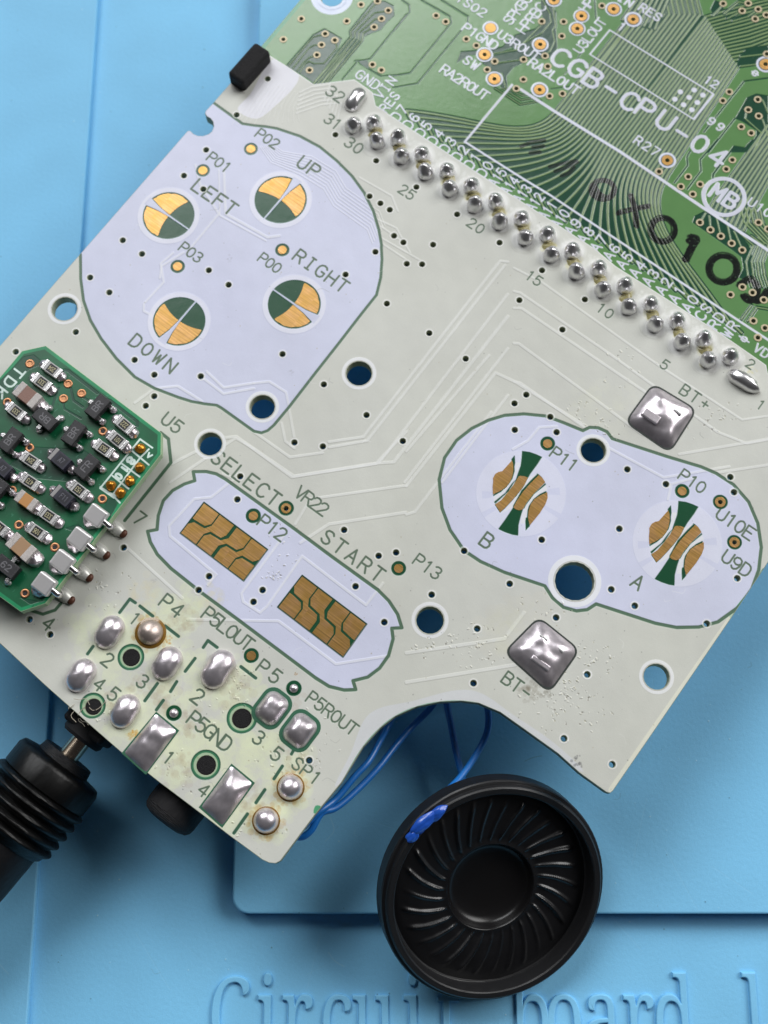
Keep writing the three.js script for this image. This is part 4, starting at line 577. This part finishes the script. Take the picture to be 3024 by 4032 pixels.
for (const [x, z, r] of posts) part('locating_post', place(toCreasedNormals(new THREE.CylinderGeometry(r * 0.96, r * 0.98, 1.3, 26), 0.6), x, -0.62, z), mBlackRough, board);
// battery terminals
[[F, [[915, 1040], [1165, 1190], [1010, 1435], [755, 1260]], 'battery terminal joint below the BT+ mark', 1], [I, [[610, 1220], [774, 1352], [652, 1525], [470, 1362]], 'battery terminal joint above the BT- mark', 0]].forEach(([W, q, label, plus], n) => {
  const p0 = px(W, q), cx = p0.reduce((s, a) => s + a[0], 0) / 4, cz = p0.reduce((s, a) => s + a[1], 0) / 4, p = p0.map(([x, z]) => [cx + (x - cx) * 1.11, cz + (z - cz) * 1.11]), o = [];
  const cut = (k, f) => { const a = p[k], b = p[(k + 1) % 4]; return [a[0] + (b[0] - a[0]) * f, a[1] + (b[1] - a[1]) * f]; };
  for (let e = 0; e < 4; e++) { for (let i = 0; i <= 6; i++) o.push(cut(e, 0.2 + 0.1 * i)); const a = cut(e, 0.8), b = p[(e + 1) % 4], c2 = cut((e + 1) % 4, 0.2); for (let i = 1; i < 6; i++) { const f = i / 6, r = 1 - f; o.push([r * r * a[0] + 2 * r * f * b[0] + f * f * c2[0], r * r * a[1] + 2 * r * f * b[1] + f * f * c2[1]]); } }
  const t = part('battery_terminal', pillow(o, 0.95, { exp: 2.6, sd: 50 + n, wob: 0.08, n: 84, rings: 22 }), mSolder, board, label);
  part('pad_border', slab(o.map(([x, z]) => [cx + (x - cx) * 1.055, cz + (z - cz) * 1.055]), -0.02, 0.025), std({ color: lin(0.03, 0.04, 0.035), roughness: 0.5 }), board);
  const u = bx(1, 0), along = (a, b, y, w, h, d, m, name) => part(name, place(box(w, h, d, 0.12), cx + DP[0] * a - DP[1] * b, y, cz + DP[1] * a + DP[0] * b, turnOf(...DP)), m, t);
  if (plus) along(-0.75, 0.85, 0.72, 1.75, 0.6, 0.85, mSolder, 'terminal_tab'); else along(0.35, 1.0, 0.7, 1.9, 0.5, 0.5, mSolder, 'terminal_tab');
  along(-0.75, -0.95, 0.68, 0.95, 0.34, 0.34, mPin, 'terminal_prong'); along(0.95, -0.95, 0.66, 0.95, 0.34, 0.34, mPin, 'terminal_prong');
});
// what the board carries underneath
{
  const a = bx(1, 0), mid = w2(N7, [1000, 1200]);
  part('cartridge_slot', place(box(58, -MAT_Y - panelH - THICK - 0.02, 15, 0.4), mid[0] + DP[1] * 8, (MAT_Y + panelH - THICK) / 2, mid[1] - DP[0] * 8, turnOf(...DP)), mBlack, board);
  const knob = w3(O, [590, 560], 0.6);
  part('edge_switch', place(box(4.5, 3.0, 1.95, 0.36, 4), knob.x + 0.05, 0.1, knob.z + 0.05, turnOf(DP[1], -DP[0])), mBlackRough, board, 'black power switch knob at the upper left edge');
  const out = [-DP[1], DP[0]];                                // towards the lower left edge
  const noseAt = w3(J, [715, 1170], -3.3);
  const nose = (len, r0, r1) => { const g = toCreasedNormals(new THREE.CylinderGeometry(r1, r0, len, 40, 1), 0.5); g.rotateX(Math.PI / 2); return g; };
  const lathe = (pr, seg = 48) => { const g = new THREE.LatheGeometry(pr.map(([r, y]) => new THREE.Vector2(r, y)), seg); g.rotateX(Math.PI / 2); return toCreasedNormals(g, 0.55); };
  const facing = Math.atan2(out[0], out[1]);
  part('phone_jack', place(lathe([[0, -8], [2.5, -8], [2.5, 1.9], [2.42, 2.35], [2.15, 2.7], [1.6, 2.9], [0, 2.98]]), noseAt.x - out[0] * 0.4, noseAt.y - 0.05, noseAt.z - out[1] * 0.4, facing), mBlackRough, board, 'round black socket nose sticking out below the board edge');
  const hs = w3(K, [610, 330], -2.6);
  part('power_socket', mergeGeometries([place(box(4.4, 4.0, 8.5, 0.4), hs.x - out[0] * 4.1, hs.y - 1.0, hs.z - out[1] * 4.1, facing), place(lathe([[0, -2], [2.0, -2], [2.0, 0.5], [1.8, 0.8], [0, 0.8]]).deleteAttribute('uv'), hs.x, hs.y - 0.9, hs.z, facing)].map((g) => { const q = g.index ? g.toNonIndexed() : g; q.deleteAttribute('uv'); return q; })), mBlackRough, board, 'black power socket housing under the left corner of the board');
  part('jack_housing', place(box(6.4, 5, 9, 0.3), noseAt.x - out[0] * 6, -THICK - 2.55, noseAt.z - out[1] * 6, facing), mBlack, board);
}

// ---------------------------------------------------------------- the converter module on the board
{
  const HT = 2.7, TH_ = 0.95;
  const o = px2(G, [[160, 150], [332, 112], [1172, 745], [1170, 902], [330, 1985], [150, 2045], [-50, 1900], [-740, 1400], [-830, 1330]], HT);
  function px2(W, l, h) { return l.map((p) => w2(W, p, h)); }
  const cM = canvasOf(1024, 1024), km = cM.getContext('2d'), cMb = canvasOf(1024, 1024), kmb = cMb.getContext('2d');
  const xs = o.map((p) => p[0]), zs = o.map((p) => p[1]), mx0 = Math.min(...xs), mx1 = Math.max(...xs), mz0 = Math.min(...zs), mz1 = Math.max(...zs);
  for (const k of [km, kmb]) k.setTransform(1024 / (mx1 - mx0), 0, 0, 1024 / (mz1 - mz0), -mx0 * 1024 / (mx1 - mx0), -mz0 * 1024 / (mz1 - mz0));
  const q1 = (p) => w2(Q1, p, HT), q2 = (p) => w2(Q2, p, HT), g1 = (p) => w2(G, p, HT);
  fillP(km, o, '#0b5a38'); fillP(kmb, o, '#808080');
  const inner = o.map(([x, z]) => { const cx = (mx0 + mx1) / 2, cz = (mz0 + mz1) / 2; return [cx + (x - cx) * 0.965, cz + (z - cz) * 0.965]; });
  lineP(km, o, 0.7, '#1c8a5a', false, true);
  const dk = (l, f = q1) => { fillP(km, l.map(f), '#0d4a33'); fillP(kmb, l.map(f), '#606060'); }, dl = (l, w = 0.26, f = q1) => { lineP(km, l.map(f), w, '#0b4430'); lineP(kmb, l.map(f), w, '#585858'); };
  dk([[260, 120], [370, 100], [440, 160], [430, 220], [330, 260], [180, 380], [0, 520], [0, 380]]); dl([[700, 270], [740, 275], [1060, 520]], 0.3); dl([[1150, 595], [1200, 600], [1495, 830], [1490, 880]], 0.3); dl([[770, 470], [800, 600], [900, 670]], 0.25); dl([[900, 560], [1020, 640]], 0.22); dl([[690, 630], [700, 690], [880, 795]], 0.2); dl([[1050, 780], [1140, 890]], 0.22); dl([[640, 470], [600, 560], [560, 700]], 0.25);
  dk([[700, 500], [850, 450], [960, 560], [1000, 640], [880, 560]], q2); dk([[1180, 170], [1260, 190], [1270, 260], [1200, 380], [1130, 280]], q2); dk([[210, 1250], [450, 1300], [520, 1270], [330, 1330]], q2);
  dk([[300, 1100], [900, 1130], [1100, 1260], [900, 1500], [400, 1450], [100, 1300]]); 
  const wl = (l, f = q1) => lineP(km, l.map(f), 0.17, '#cfe0da');
  wl([[1525, 1020], [1090, 1555], [1240, 1659]]); wl([[1525, 1020], [1659, 1115]]); wl([[1620, 1130], [1520, 1230], [1230, 1620]]); wl([[1440, 1150], [1620, 1300]]); wl([[1330, 1290], [1520, 1430]]); wl([[1225, 1420], [1400, 1560]]); wl([[1100, 1560], [1310, 1659]]); wl([[1093, 50], [1220, 130], [1305, 220]], q2);
  const mmq = (p) => q1(p);
  write(km, 'TDK', ...q1([105, 400]), 1.0, 1.25, 0.2, '#cfe0da', [-DP[1], DP[0]], 0.75); write(km, '8', ...q1([1425, 1255]), 0.7, 0.7, 0.26, '#cfe0da', [-DP[1], DP[0]], 0.7); write(km, '10', ...q1([1325, 1385]), 0.62, 0.85, 0.24, '#cfe0da', [-DP[1], DP[0]], 0.6); write(km, '>', ...q1([1625, 1200]), 0.6, 0.6, 0.18, '#cfe0da', DP, 0.7);
  for (let i = 0; i < 260; i++) { const p = q1([rr(0, 1600), rr(300, 2900)]); lineP(km, [p, [p[0] + rr(-0.25, 0.25), p[1] + rr(-0.25, 0.25)]], rr(0.02, 0.06), rnd() < 0.7 ? 'rgba(170,200,185,.45)' : 'rgba(8,40,28,.6)'); }
  km.setTransform(1, 0, 0, 1, 0, 0);
  { const im = km.getImageData(0, 0, 1024, 1024), d = im.data; for (let y = 0; y < 1024; y++) for (let x = 0; x < 1024; x++) { const k = (y * 1024 + x) * 4, n = 1 + 0.16 * noise.noise(x / 60, y / 60, 6.2) + 0.08 * (rnd() - 0.5); d[k] *= n; d[k + 1] *= n; d[k + 2] *= n; } km.putImageData(im, 0, 0); }
  const mMod = phy({ map: texOf(cM, true), bumpMap: texOf(cMb), bumpScale: 0.0001, roughness: 0.34, clearcoat: 0.25, clearcoatRoughness: 0.3 });
  const mModSide = std({ color: lin(0.36, 0.50, 0.30), roughness: 0.6 });
  const root = new THREE.Group(); root.name = 'converter_module'; root.userData.label = 'small green converter module crowded with tiny parts and four silver clips';
  const c0 = q1([800, 1700]); root.position.set(c0[0] * MM - board.position.x, HT * MM - board.position.y, c0[1] * MM - board.position.z); board.add(root);
  const g = slab(o, HT - TH_, HT, [], 0.05), P_ = g.attributes.position, U_ = g.attributes.uv;
  for (let i = 0; i < P_.count; i++) U_.setXY(i, (P_.getX(i) - mx0) / (mx1 - mx0), 1 - (P_.getZ(i) - mz0) / (mz1 - mz0));
  part('module_plate', g, [mMod, mModSide], root);
  const mCeram = std({ color: lin(0.46, 0.455, 0.45), roughness: 0.5 }), mChip = std({ color: lin(0.022, 0.021, 0.024), roughness: 0.5, bumpMap: grain, bumpScale: 0.00002 }), mCapA = std({ color: lin(0.25, 0.14, 0.11), roughness: 0.5, bumpMap: grain, bumpScale: 0.00002 }), mCapB = std({ color: lin(0.48, 0.23, 0.07), roughness: 0.5 }), mCapC = std({ color: lin(0.36, 0.22, 0.12), roughness: 0.5 }), mDiode = std({ color: lin(0.02, 0.02, 0.035), roughness: 0.45 }), mBand = std({ color: lin(0.30, 0.29, 0.29), roughness: 0.5 });
  const codeMats = new Map();
  function code(text, bg = '#17171a', fg = '#b7b08a', s = 1) { const key = text + bg; if (!codeMats.has(key)) { const c = canvasOf(128, 80), k = c.getContext('2d'); k.fillStyle = bg; k.fillRect(0, 0, 128, 80); k.setTransform(40, 0, 0, 40, 0, 0); write(k, text, 1.6, 1, 1.05 * s, 0.85 * s, 0.17 * s, fg, [1, 0], 0.6); codeMats.set(key, std({ map: texOf(c, true), roughness: 0.4 })); } return codeMats.get(key); }
  const plate = (w, d) => { const p = new THREE.PlaneGeometry(w, d); p.rotateX(-Math.PI / 2); return p; };
  const UPSIDE = turnOf(-DP[0], -DP[1]), ALONG = turnOf(...DP), ACROSS = turnOf(DP[1], -DP[0]);
  const blob = (r, h, x, z, sd) => { const b = new THREE.SphereGeometry(r, 14, 8, 0, 6.2832, 0, Math.PI / 2), a = b.attributes.position; for (let i = 0; i < a.count; i++) { const k = 1 + 0.22 * noise.noise(a.getX(i) * 3 + sd, a.getY(i) * 3, a.getZ(i) * 3 + sd); a.setXYZ(i, a.getX(i) * k, a.getY(i) * k, a.getZ(i) * k); } b.scale(1, h / r, 1); b.computeVertexNormals(); return b.translate(x, 0, z); };
  let sd = 0;
  const sit = (list, W, p, turn, name, label) => { const [gg, mm] = multi(list); const q = w3(W, p, HT + 0.25); place(gg, q.x + rr(-0.04, 0.04), HT, q.z + rr(-0.04, 0.04), turn + rr(-0.07, 0.07)); return part(name, gg, mm, root, label); };
  function resistor(W, p, text, turn = UPSIDE, s = 1) {
    sd += 1.7; const l = 1.85 * s, w = 1.0 * s, h = 0.55;
    sit([[box(l * 0.72, h, w, 0.05).translate(0, h / 2 + 0.04, 0), mCeram], [plate(l * 0.46, w * 0.8).translate(0, h + 0.046, 0), code(text)], [box(l * 0.2, h + 0.07, w + 0.05, 0.06).translate(-l * 0.43, h / 2 + 0.02, 0), mTin], [box(l * 0.2, h + 0.07, w + 0.05, 0.06).translate(l * 0.43, h / 2 + 0.02, 0), mTin], [blob(w * 0.5, 0.42, -l * 0.55, 0, sd), mSolder], [blob(w * 0.5, 0.42, l * 0.55, 0, sd + 9), mSolder]], W, p, turn, 'resistor');
  }
  for (const [W, x, y, t] of [[Q1, 572, 268, '204'], [Q1, 468, 412, '333'], [Q1, 185, 735, '333'], [Q1, 1362, 878, '222'], [Q1, 1288, 1045, '101'], [Q1, 1135, 1135, '563'], [Q1, 345, 1265, '204'], [Q1, 338, 1492, '473'], [Q2, 862, 95, '153'], [Q2, 535, 368, '333'], [Q2, 408, 545, '106'], [Q2, 0, 500, '104']]) resistor(W, [x, y], t);
  function capacitor(W, p, m, s) { sd += 2.3; const l = 2.2 * s, w = 1.3 * s, h = 1.0 * s; sit([[box(l * 0.5, h * 0.94, w * 0.95, 0.07).translate(-l * 0.03, h / 2, 0), m], [box(l * 0.26, h, w, 0.09, 3).translate(-l * 0.38, h / 2, 0), mBand2], [box(l * 0.28, h, w, 0.09, 3).translate(l * 0.33, h / 2, 0), mBand2], [blob(w * 0.5, h * 0.7, l * 0.5, 0, sd), mSolder], [blob(w * 0.45, h * 0.5, -l * 0.5, 0, sd + 3), mSolder]], W, p, ALONG, 'capacitor'); }
  const mBand2 = std({ color: lin(0.55, 0.51, 0.49), metalness: 0.35, roughness: 0.5, bumpMap: grain, bumpScale: 0.00003 });
  capacitor(Q1, [330, 575], mCapA, 1.15); capacitor(Q2, [310, 215], mCapB, 0.92); capacitor(Q2, [265, 730], mCapC, 1.18);
  function transistor(W, p, text, turn, flip = 1) {
    sd += 1.3; const l = 2.25, w = 1.3, h = 0.95;
    sit([[box(l, h * 0.8, w, 0.08).translate(0, h * 0.6, 0), mChip], [plate(l * 0.8, w * 0.72).translate(0, h + 0.004, 0), code(text, '#2b2a2d', '#67666a', 1.15)], [blob(0.34, 0.45, -0.75, flip * (w / 2 + 0.38), sd), mSolder], [blob(0.34, 0.45, 0.75, flip * (w / 2 + 0.38), sd + 2), mSolder], [blob(0.34, 0.45, 0, -flip * (w / 2 + 0.38), sd + 4), mSolder], [box(0.4, 0.2, 0.7, 0.05).translate(-0.75, 0.4, flip * (w / 2 + 0.1)), mTin], [box(0.4, 0.2, 0.7, 0.05).translate(0.75, 0.4, flip * (w / 2 + 0.1)), mTin], [box(0.4, 0.2, 0.7, 0.05).translate(0, 0.4, -flip * (w / 2 + 0.1)), mTin]], W, p, turn, 'transistor');
  }
  transistor(Q1, [1080, 690], 'BR', ACROSS); transistor(Q1, [505, 820], 'BR', UPSIDE); transistor(Q1, [818, 980], 'BR', ACROSS); transistor(Q1, [125, 1050], 'BR', ACROSS); transistor(Q1, [960, 1345], 'FR', ACROSS); transistor(Q2, [-20, 110], 'BR', ACROSS); transistor(Q2, [90, 930], '62', ALONG);
  function diode(W, p, text) { sd += 1.9; const l = 2.0, w = 1.25, h = 0.95; sit([[box(l, h, w, 0.08).translate(0, h / 2 + 0.08, 0), mDiode], [box(0.4, h + 0.02, w + 0.02, 0.08).translate(-l * 0.36, h / 2 + 0.09, 0), mBand], [plate(l * 0.5, w * 0.7).translate(0.25, h + 0.09, 0), code(text, '#1a1a24', '#5f5f68')], [blob(0.45, 0.6, -l / 2 - 0.25, 0, sd), mSolder], [blob(0.45, 0.6, l / 2 + 0.25, 0, sd + 5), mSolder]], W, p, ALONG, 'diode'); }
  diode(Q1, [665, 1265], 'A7'); diode(Q1, [40, 1345], 'A7'); diode(Q2, [700, 175], 'F11');
  for (const [W, x, y] of [[Q1, 325, 200], [Q1, 742, 420], [Q1, 888, 523], [Q1, 692, 580], [Q1, 80, 620], [Q1, 1120, 935], [Q1, 322, 1115], [Q2, 132, 85], [Q2, 205, 462], [Q2, 597, 705], [Q2, 1115, 180], [Q2, 272, 1208]]) { const p = w2(W, [x, y], HT); part('via', place(new THREE.TorusGeometry(0.31, 0.12, 8, 20).rotateX(Math.PI / 2).scale(1, 0.5, 1), p[0], HT + 0.02, p[1]), mCopper, root); part('via_plug', place(new THREE.CylinderGeometry(0.24, 0.24, 0.04, 16), p[0], HT + 0.0, p[1]), y === 200 || y === 420 || y === 523 || y === 580 ? mCopper : mChip, root); }
  const mAmber = std({ color: lin(0.55, 0.24, 0.03), metalness: 0.75, roughness: 0.3 });
  for (const [W, x, y] of [[Q1, 1528, 1120], [Q1, 1520, 1330], [Q1, 1415, 1475], [Q1, 1310, 1605], [Q1, 1205, 1525]]) { const p = w2(W, [x, y], HT + 0.1); part('solder_bead', place(blob(0.48, 0.5, 0, 0, x), p[0], HT, p[1]), mAmber, root); }
  const mClip = std({ color: lin(0.90, 0.88, 0.88), metalness: 0.7, roughness: 0.42, bumpMap: grain, bumpScale: 0.000004 });
  // four clips on the edge, each with its lead down to the board
  for (const [x, y, ex, ey] of [[1040, 350, 1275, 505], [860, 605, 1090, 740], [675, 850, 905, 985], [475, 1095, 705, 1230]]) {
    const p = w3(Q2, [x, y], HT + 0.9), e = w3(Q2, [ex, ey], 0.3), [gg, mm] = multi([[box(1.75, 1.05, 1.65, 0.2, 4).rotateZ(-0.1).rotateX(0.16).translate(0, 0.55, 0), mClip], [blob(0.8, 0.75, -0.2, 0.55, x), mSolder]]);
    part('contact_clip', place(gg, p.x, HT, p.z, ALONG), mm, root);
    part('clip_lead', tube([new V3(p.x + DP[0] * 0.7, HT + 0.5, p.z + DP[1] * 0.7), new V3(p.x + DP[0] * 1.5, HT + 0.15, p.z + DP[1] * 1.5), new V3(e.x - DP[0] * 0.55, 1.1, e.z - DP[1] * 0.55), new V3(e.x - DP[0] * 0.2, 0.1, e.z - DP[1] * 0.2)], 0.3, 16, 10), mTin, root);
    const n = 24, ov = Array.from({ length: n }, (_, i) => { const a = i / n * 6.2832, u = 1.15 * Math.cos(a), v = 0.62 * Math.sin(a); return [e.x - DP[0] * 0.25 + DP[0] * u - DP[1] * v, e.z - DP[1] * 0.25 + DP[1] * u + DP[0] * v]; });
    part('lead_joint', pillow(ov, 0.62, { exp: 'dome', sd: x * 0.01, n: 36, rings: 10 }), mPinLight(), root);
    part('burnt_end', place(new THREE.SphereGeometry(0.42, 16, 10).scale(0.8, 0.6, 1), e.x + DP[0] * 0.72, 0.2, e.z + DP[1] * 0.72, ALONG), std({ color: lin(0.10, 0.035, 0.018), roughness: 0.5, metalness: 0.3 }), root);
  }
  function mPinLight() { return (mPinLight.m ??= std({ color: lin(0.66, 0.66, 0.62), roughness: 0.35, metalness: 0.25 })); }
}

// ---------------------------------------------------------------- the charger plug
{
  const out = [-DP[1], DP[0]], facing = Math.atan2(out[0], out[1]);
  const lathe = (pr, seg = 64) => { const g = new THREE.LatheGeometry(pr.map(([r, y]) => new THREE.Vector2(r, y)), seg); g.rotateX(Math.PI / 2); return g; };
  const tip = w3(K, [455, 560], -5.2);                         // the front of the grip on its axis
  const plug = base('cable_plug', [tip.x, MAT_Y, tip.z]);
  tag(plug, 'black cable plug with a ribbed grip, pushed into the socket under the board corner', 'plug');
  const Y = -5.4, go = (g, d = 0) => place(g, tip.x + out[0] * d, Y, tip.z + out[1] * d, facing);
  const prof = [[0, 0], [2.6, 0], [4.1, 0.25], [4.35, 0.7], [4.35, 2.6]];
  for (let i = 0; i < 5; i++) { const z = 2.7 + i * 1.0; for (let k = 0; k <= 6; k++) { const a = k / 6 * Math.PI; prof.push([4.2 - i * 0.06 + 0.48 * Math.sin(a), z + 0.84 * k / 6]); } }
  prof.push([3.85, 7.9], [3.45, 8.2]);
  part('grip', go(toCreasedNormals(lathe(prof), 0.9)), mRubber, plug);
  part('plug_body', go(toCreasedNormals(lathe([[3.5, 8.0], [3.4, 12], [3.15, 16.4], [3.05, 16.8], [2.5, 17.1], [2.3, 17.3], [2.2, 26], [0, 26]]), 0.5)), mBlack, plug);
  part('sleeve', go(toCreasedNormals(lathe([[0, -0.8], [2.5, -0.8], [2.7, 0.1]]), 0.5)), mBlack, plug);
  part('contact_pin', go(toCreasedNormals(lathe([[0, -6], [0.85, -6], [0.95, -0.7], [0, -0.7]], 32), 0.5)), std({ color: lin(0.62, 0.50, 0.38), metalness: 1, roughness: 0.25 }), plug);
}

{ // lint on the socket
  const c0 = w3(J, [180, 690], -0.2), list = [];
  for (let i = 0; i < 16; i++) { const a = rr(0, 6.3), l = rr(0.5, 1.9), y = rr(-0.6, 0.4), b = c0.clone().add(new V3(rr(-0.9, 1.2), y, rr(-0.7, 0.7))), q = [b]; for (let k = 1; k < 4; k++) q.push(q[k - 1].clone().add(new V3(Math.cos(a + k * rr(-0.6, 0.6)) * l / 3, rr(-0.15, 0.15), Math.sin(a + k * rr(-0.6, 0.6)) * l / 3))); list.push(tube(q, 0.028, 10, 5)); }
  const o = part('lint_tuft', mergeGeometries(list), std({ color: lin(0.45, 0.40, 0.32), roughness: 0.9 }), scene);
  tag(o, 'small tuft of pale lint fibres caught on the black socket at the left corner', 'lint'); o.userData.kind = 'stuff';
}

// ---------------------------------------------------------------- the loudspeaker
const spkC = w3(L, [1016, 1100], MAT_Y + 7.4);
const sScale = 0.995;
const spk = base('loudspeaker', [spkC.x, spkC.y, spkC.z]);
tag(spk, 'small round black loudspeaker lying tilted on the mat, blue wires glued to its rim', 'loudspeaker');
{
  const k = sScale * 1.005, tilt = 28 * Math.PI / 180, td = new V3(0.5, 0, 0.866);
  const up = new V3(0, Math.cos(tilt), 0).addScaledVector(td, Math.sin(tilt)), qn = new THREE.Quaternion().setFromUnitVectors(new V3(0, 1, 0), up);
  const set = (g) => { g.scale(k, k, k); g.applyQuaternion(qn); return g.translate(spkC.x, spkC.y, spkC.z); };
  const lathe = (pr, seg = 96) => new THREE.LatheGeometry(pr.map(([r, y]) => new THREE.Vector2(r, y)), seg);
  const cr = (g, a = 0.45) => toCreasedNormals(g, a);
  part('frame', set(cr(lathe([[3.6, -4.2], [9.3, -3.3], [10.15, -2.7], [10.3, -2.5], [10.3, -0.95], [10.2, -0.8], [9.95, -0.75], [9.9, -0.35], [9.75, -0.22], [9.3, -0.25], [9.2, -0.35], [9.1, -1.9], [8.9, -2.0]]))), mBlackGlossish(), spk);
  part('magnet', set(cr(new THREE.CylinderGeometry(5.0, 5.0, 1.2, 48), 0.5).translate(0, -4.05, 0)), mBlack, spk);
  const cone = (() => {
    const NR = 26, NT = 720, pos = [], idx = [], prof = [[4.05, -1.8], [4.5, -1.86], [5.2, -1.76], [6.5, -1.68], [7.6, -1.72], [8.5, -1.85], [9.0, -2.0]];
    const yAt = (r) => { for (let q = 1; q < prof.length; q++) if (r <= prof[q][0]) { const f = (r - prof[q - 1][0]) / (prof[q][0] - prof[q - 1][0]); return prof[q - 1][1] + f * (prof[q][1] - prof[q - 1][1]); } return -2.0; };
    for (let a = 0; a <= NR; a++) for (let b = 0; b < NT; b++) {
      const r = 4.05 + 4.95 * a / NR, f = Math.min(1, Math.max(0, (r - 4.3) / 4.0)), th = b / NT * 6.2832, k = Math.floor(((th - 0.34 * f) / 6.2832 * 30 + 60)), wv = (th - (0.26 + 0.05 * Math.sin(th * 2)) * f) * 30, env = Math.min(1, f * 9) * Math.min(1, (1 - f) * (7 + 4 * Math.sin(k * 2.3)));
      const c1 = 0.5 + 0.5 * Math.cos(wv), y = yAt(r) + env * (0.25 * (0.85 + 0.3 * Math.sin(k * 1.7)) * Math.pow(c1, 9) - 0.03);
      pos.push(r * Math.cos(th), y + 0.03 * noise.noise(r * 0.9, Math.cos(th) * 3, Math.sin(th) * 3), r * Math.sin(th));
    }
    for (let a = 0; a < NR; a++) for (let b = 0; b < NT; b++) { const p = a * NT + b, q = a * NT + (b + 1) % NT; idx.push(p, q, p + NT, q, q + NT, p + NT); }
    const g = new THREE.BufferGeometry(); g.setAttribute('position', new THREE.Float32BufferAttribute(pos, 3)); g.setIndex(idx); orient(g).computeVertexNormals(); return g;
  })();
  part('membrane', set(cone), mFilm(), spk);
  part('dust_cap', set(lathe([[4.1, -1.8], [4.0, -1.84], [3.9, -2.1], [3.8, -2.45], [3.6, -2.72], [3.2, -2.9], [2.4, -3.05], [1.2, -3.12], [0, -3.13]], 72)), phy({ color: lin(0.008, 0.0075, 0.008), roughness: 0.3, specularIntensity: 0.8 }), spk);
  const lumps = [[0, 0.02, 0, 1.35, 0.42, 0.62, 1], [1.5, 0.0, 0.25, 0.95, 0.36, 0.5, 2], [-1.35, -0.02, 0.22, 0.75, 0.34, 0.46, 3]].map(([u, v, w, a, b, d, sd]) => {
    const g = new THREE.SphereGeometry(1, 26, 16), p = g.attributes.position;
    for (let i = 0; i < p.count; i++) { const x = p.getX(i), y = p.getY(i), z = p.getZ(i), n = 1 + 0.28 * noise.noise(x * 1.6 + sd * 4, y * 1.6, z * 1.6); p.setXYZ(i, u + x * a * n, v + y * b * n, w + z * d * n); }
    g.computeVertexNormals(); return g; });
  const glue = mergeGeometries(lumps).rotateY(turnOf(0.72, -0.69)).translate(-7.05, -0.2, -6.95);
  part('glue_blob', set(glue), phy({ color: lin(0.015, 0.09, 0.50), roughness: 0.3, clearcoat: 0.5 }), spk, 'blue glue over the wire ends on the rim');
  function mBlackGlossish() { return std({ color: lin(0.010, 0.010, 0.011), roughness: 0.42, bumpMap: grain, bumpScale: 0.00002 }); }
  function mFilm() { return (mFilm.m ??= phy({ color: lin(0.007, 0.007, 0.008), roughness: 0.34, clearcoat: 0.25, clearcoatRoughness: 0.16 })); }
}
// ---------------------------------------------------------------- the blue wires
{
  const mWire = phy({ color: lin(0.01, 0.15, 0.50), roughness: 0.35, clearcoat: 0.3, clearcoatRoughness: 0.3 });
  const wire = (label, list) => { const pts = list.map(([W, p, h]) => w3(W, p, h)); const b = pts[0]; const o = part('blue_wire', tube(pts, 0.31, 90, 12).deleteAttribute('uv'), mWire, scene); o.name = numbered('blue_wire'); tag(o, label, 'wire', null); return o; };
  wire('blue wire crossing from the speaker glue up under the board cut-out, curving to the right', [[L, [650, 730], -2.2], [L, [760, 630], -2.6], [L, [850, 540], -4.0], [L, [930, 420], -5.2], [L, [970, 330], -5.4], [L, [975, 250], -5.0], [L, [955, 170], -4.4], [L, [900, 60], -4.0]]);
  wire('straight blue wire running from behind the speaker rim up under the board cut-out', [[L, [895, 640], -7.5], [L, [860, 560], -6.6], [L, [825, 430], -6.6], [L, [800, 300], -6.2], [L, [780, 200], -5.2], [L, [765, 100], -4.2]]);
  wire('upper blue wire of the pair hugging the edge below the joint marked SP1', [[R, [300, 1150], -2.6], [R, [430, 1030], -2.4], [R, [560, 930], -3.0], [R, [720, 740], -3.4], [R, [830, 620], -3.8], [R, [920, 460], -4.6], [R, [990, 330], -5.4], [R, [1060, 180], -5.0], [R, [1150, 60], -4.2]]);
  wire('lower blue wire of the pair, lying freer of the edge below the joint marked SP1', [[R, [200, 1225], -3.4], [R, [290, 1235], -3.0], [R, [360, 1185], -2.8], [R, [450, 1040], -2.8], [R, [560, 1000], -3.2], [R, [760, 830], -4.0], [R, [920, 660], -4.6], [R, [1060, 480], -5.4], [R, [1190, 330], -6.2], [R, [1330, 190], -6.0], [R, [1420, 60], -4.8]]);
}
// ---------------------------------------------------------------- the window that lights the table
windows.forEach((q, i) => {
  const w = base('window', [q.pos.x * 1000, q.pos.y * 1000, q.pos.z * 1000]);
  tag(w, i ? 'bright window outside the picture, off its upper right corner' : 'bright window outside the picture, off its upper left corner', 'window');
  w.lookAt(0, 0, 0);
  const pane = new THREE.Mesh(new THREE.PlaneGeometry(...q.size), new THREE.MeshStandardMaterial({ color: 0x000000, emissive: new THREE.Color(...q.tint), emissiveIntensity: 0.6, roughness: 1 }));
  pane.name = 'pane'; pane.position.z = -0.01; w.add(pane);
  const fm = new THREE.MeshStandardMaterial({ color: 0x9a9a98, roughness: 0.6 });
  for (const [x, y, a, b] of [[0, q.size[1] / 2 + 0.03, q.size[0] + 0.12, 0.06], [0, -q.size[1] / 2 - 0.03, q.size[0] + 0.12, 0.06], [q.size[0] / 2 + 0.03, 0, 0.06, q.size[1]], [-q.size[0] / 2 - 0.03, 0, 0.06, q.size[1]]]) { const f = shade(new THREE.Mesh(new THREE.BoxGeometry(a, b, 0.05), fm)); f.name = 'window_frame'; f.position.set(x, y, 0); w.add(f); }
});
renderer.render(scene, camera);
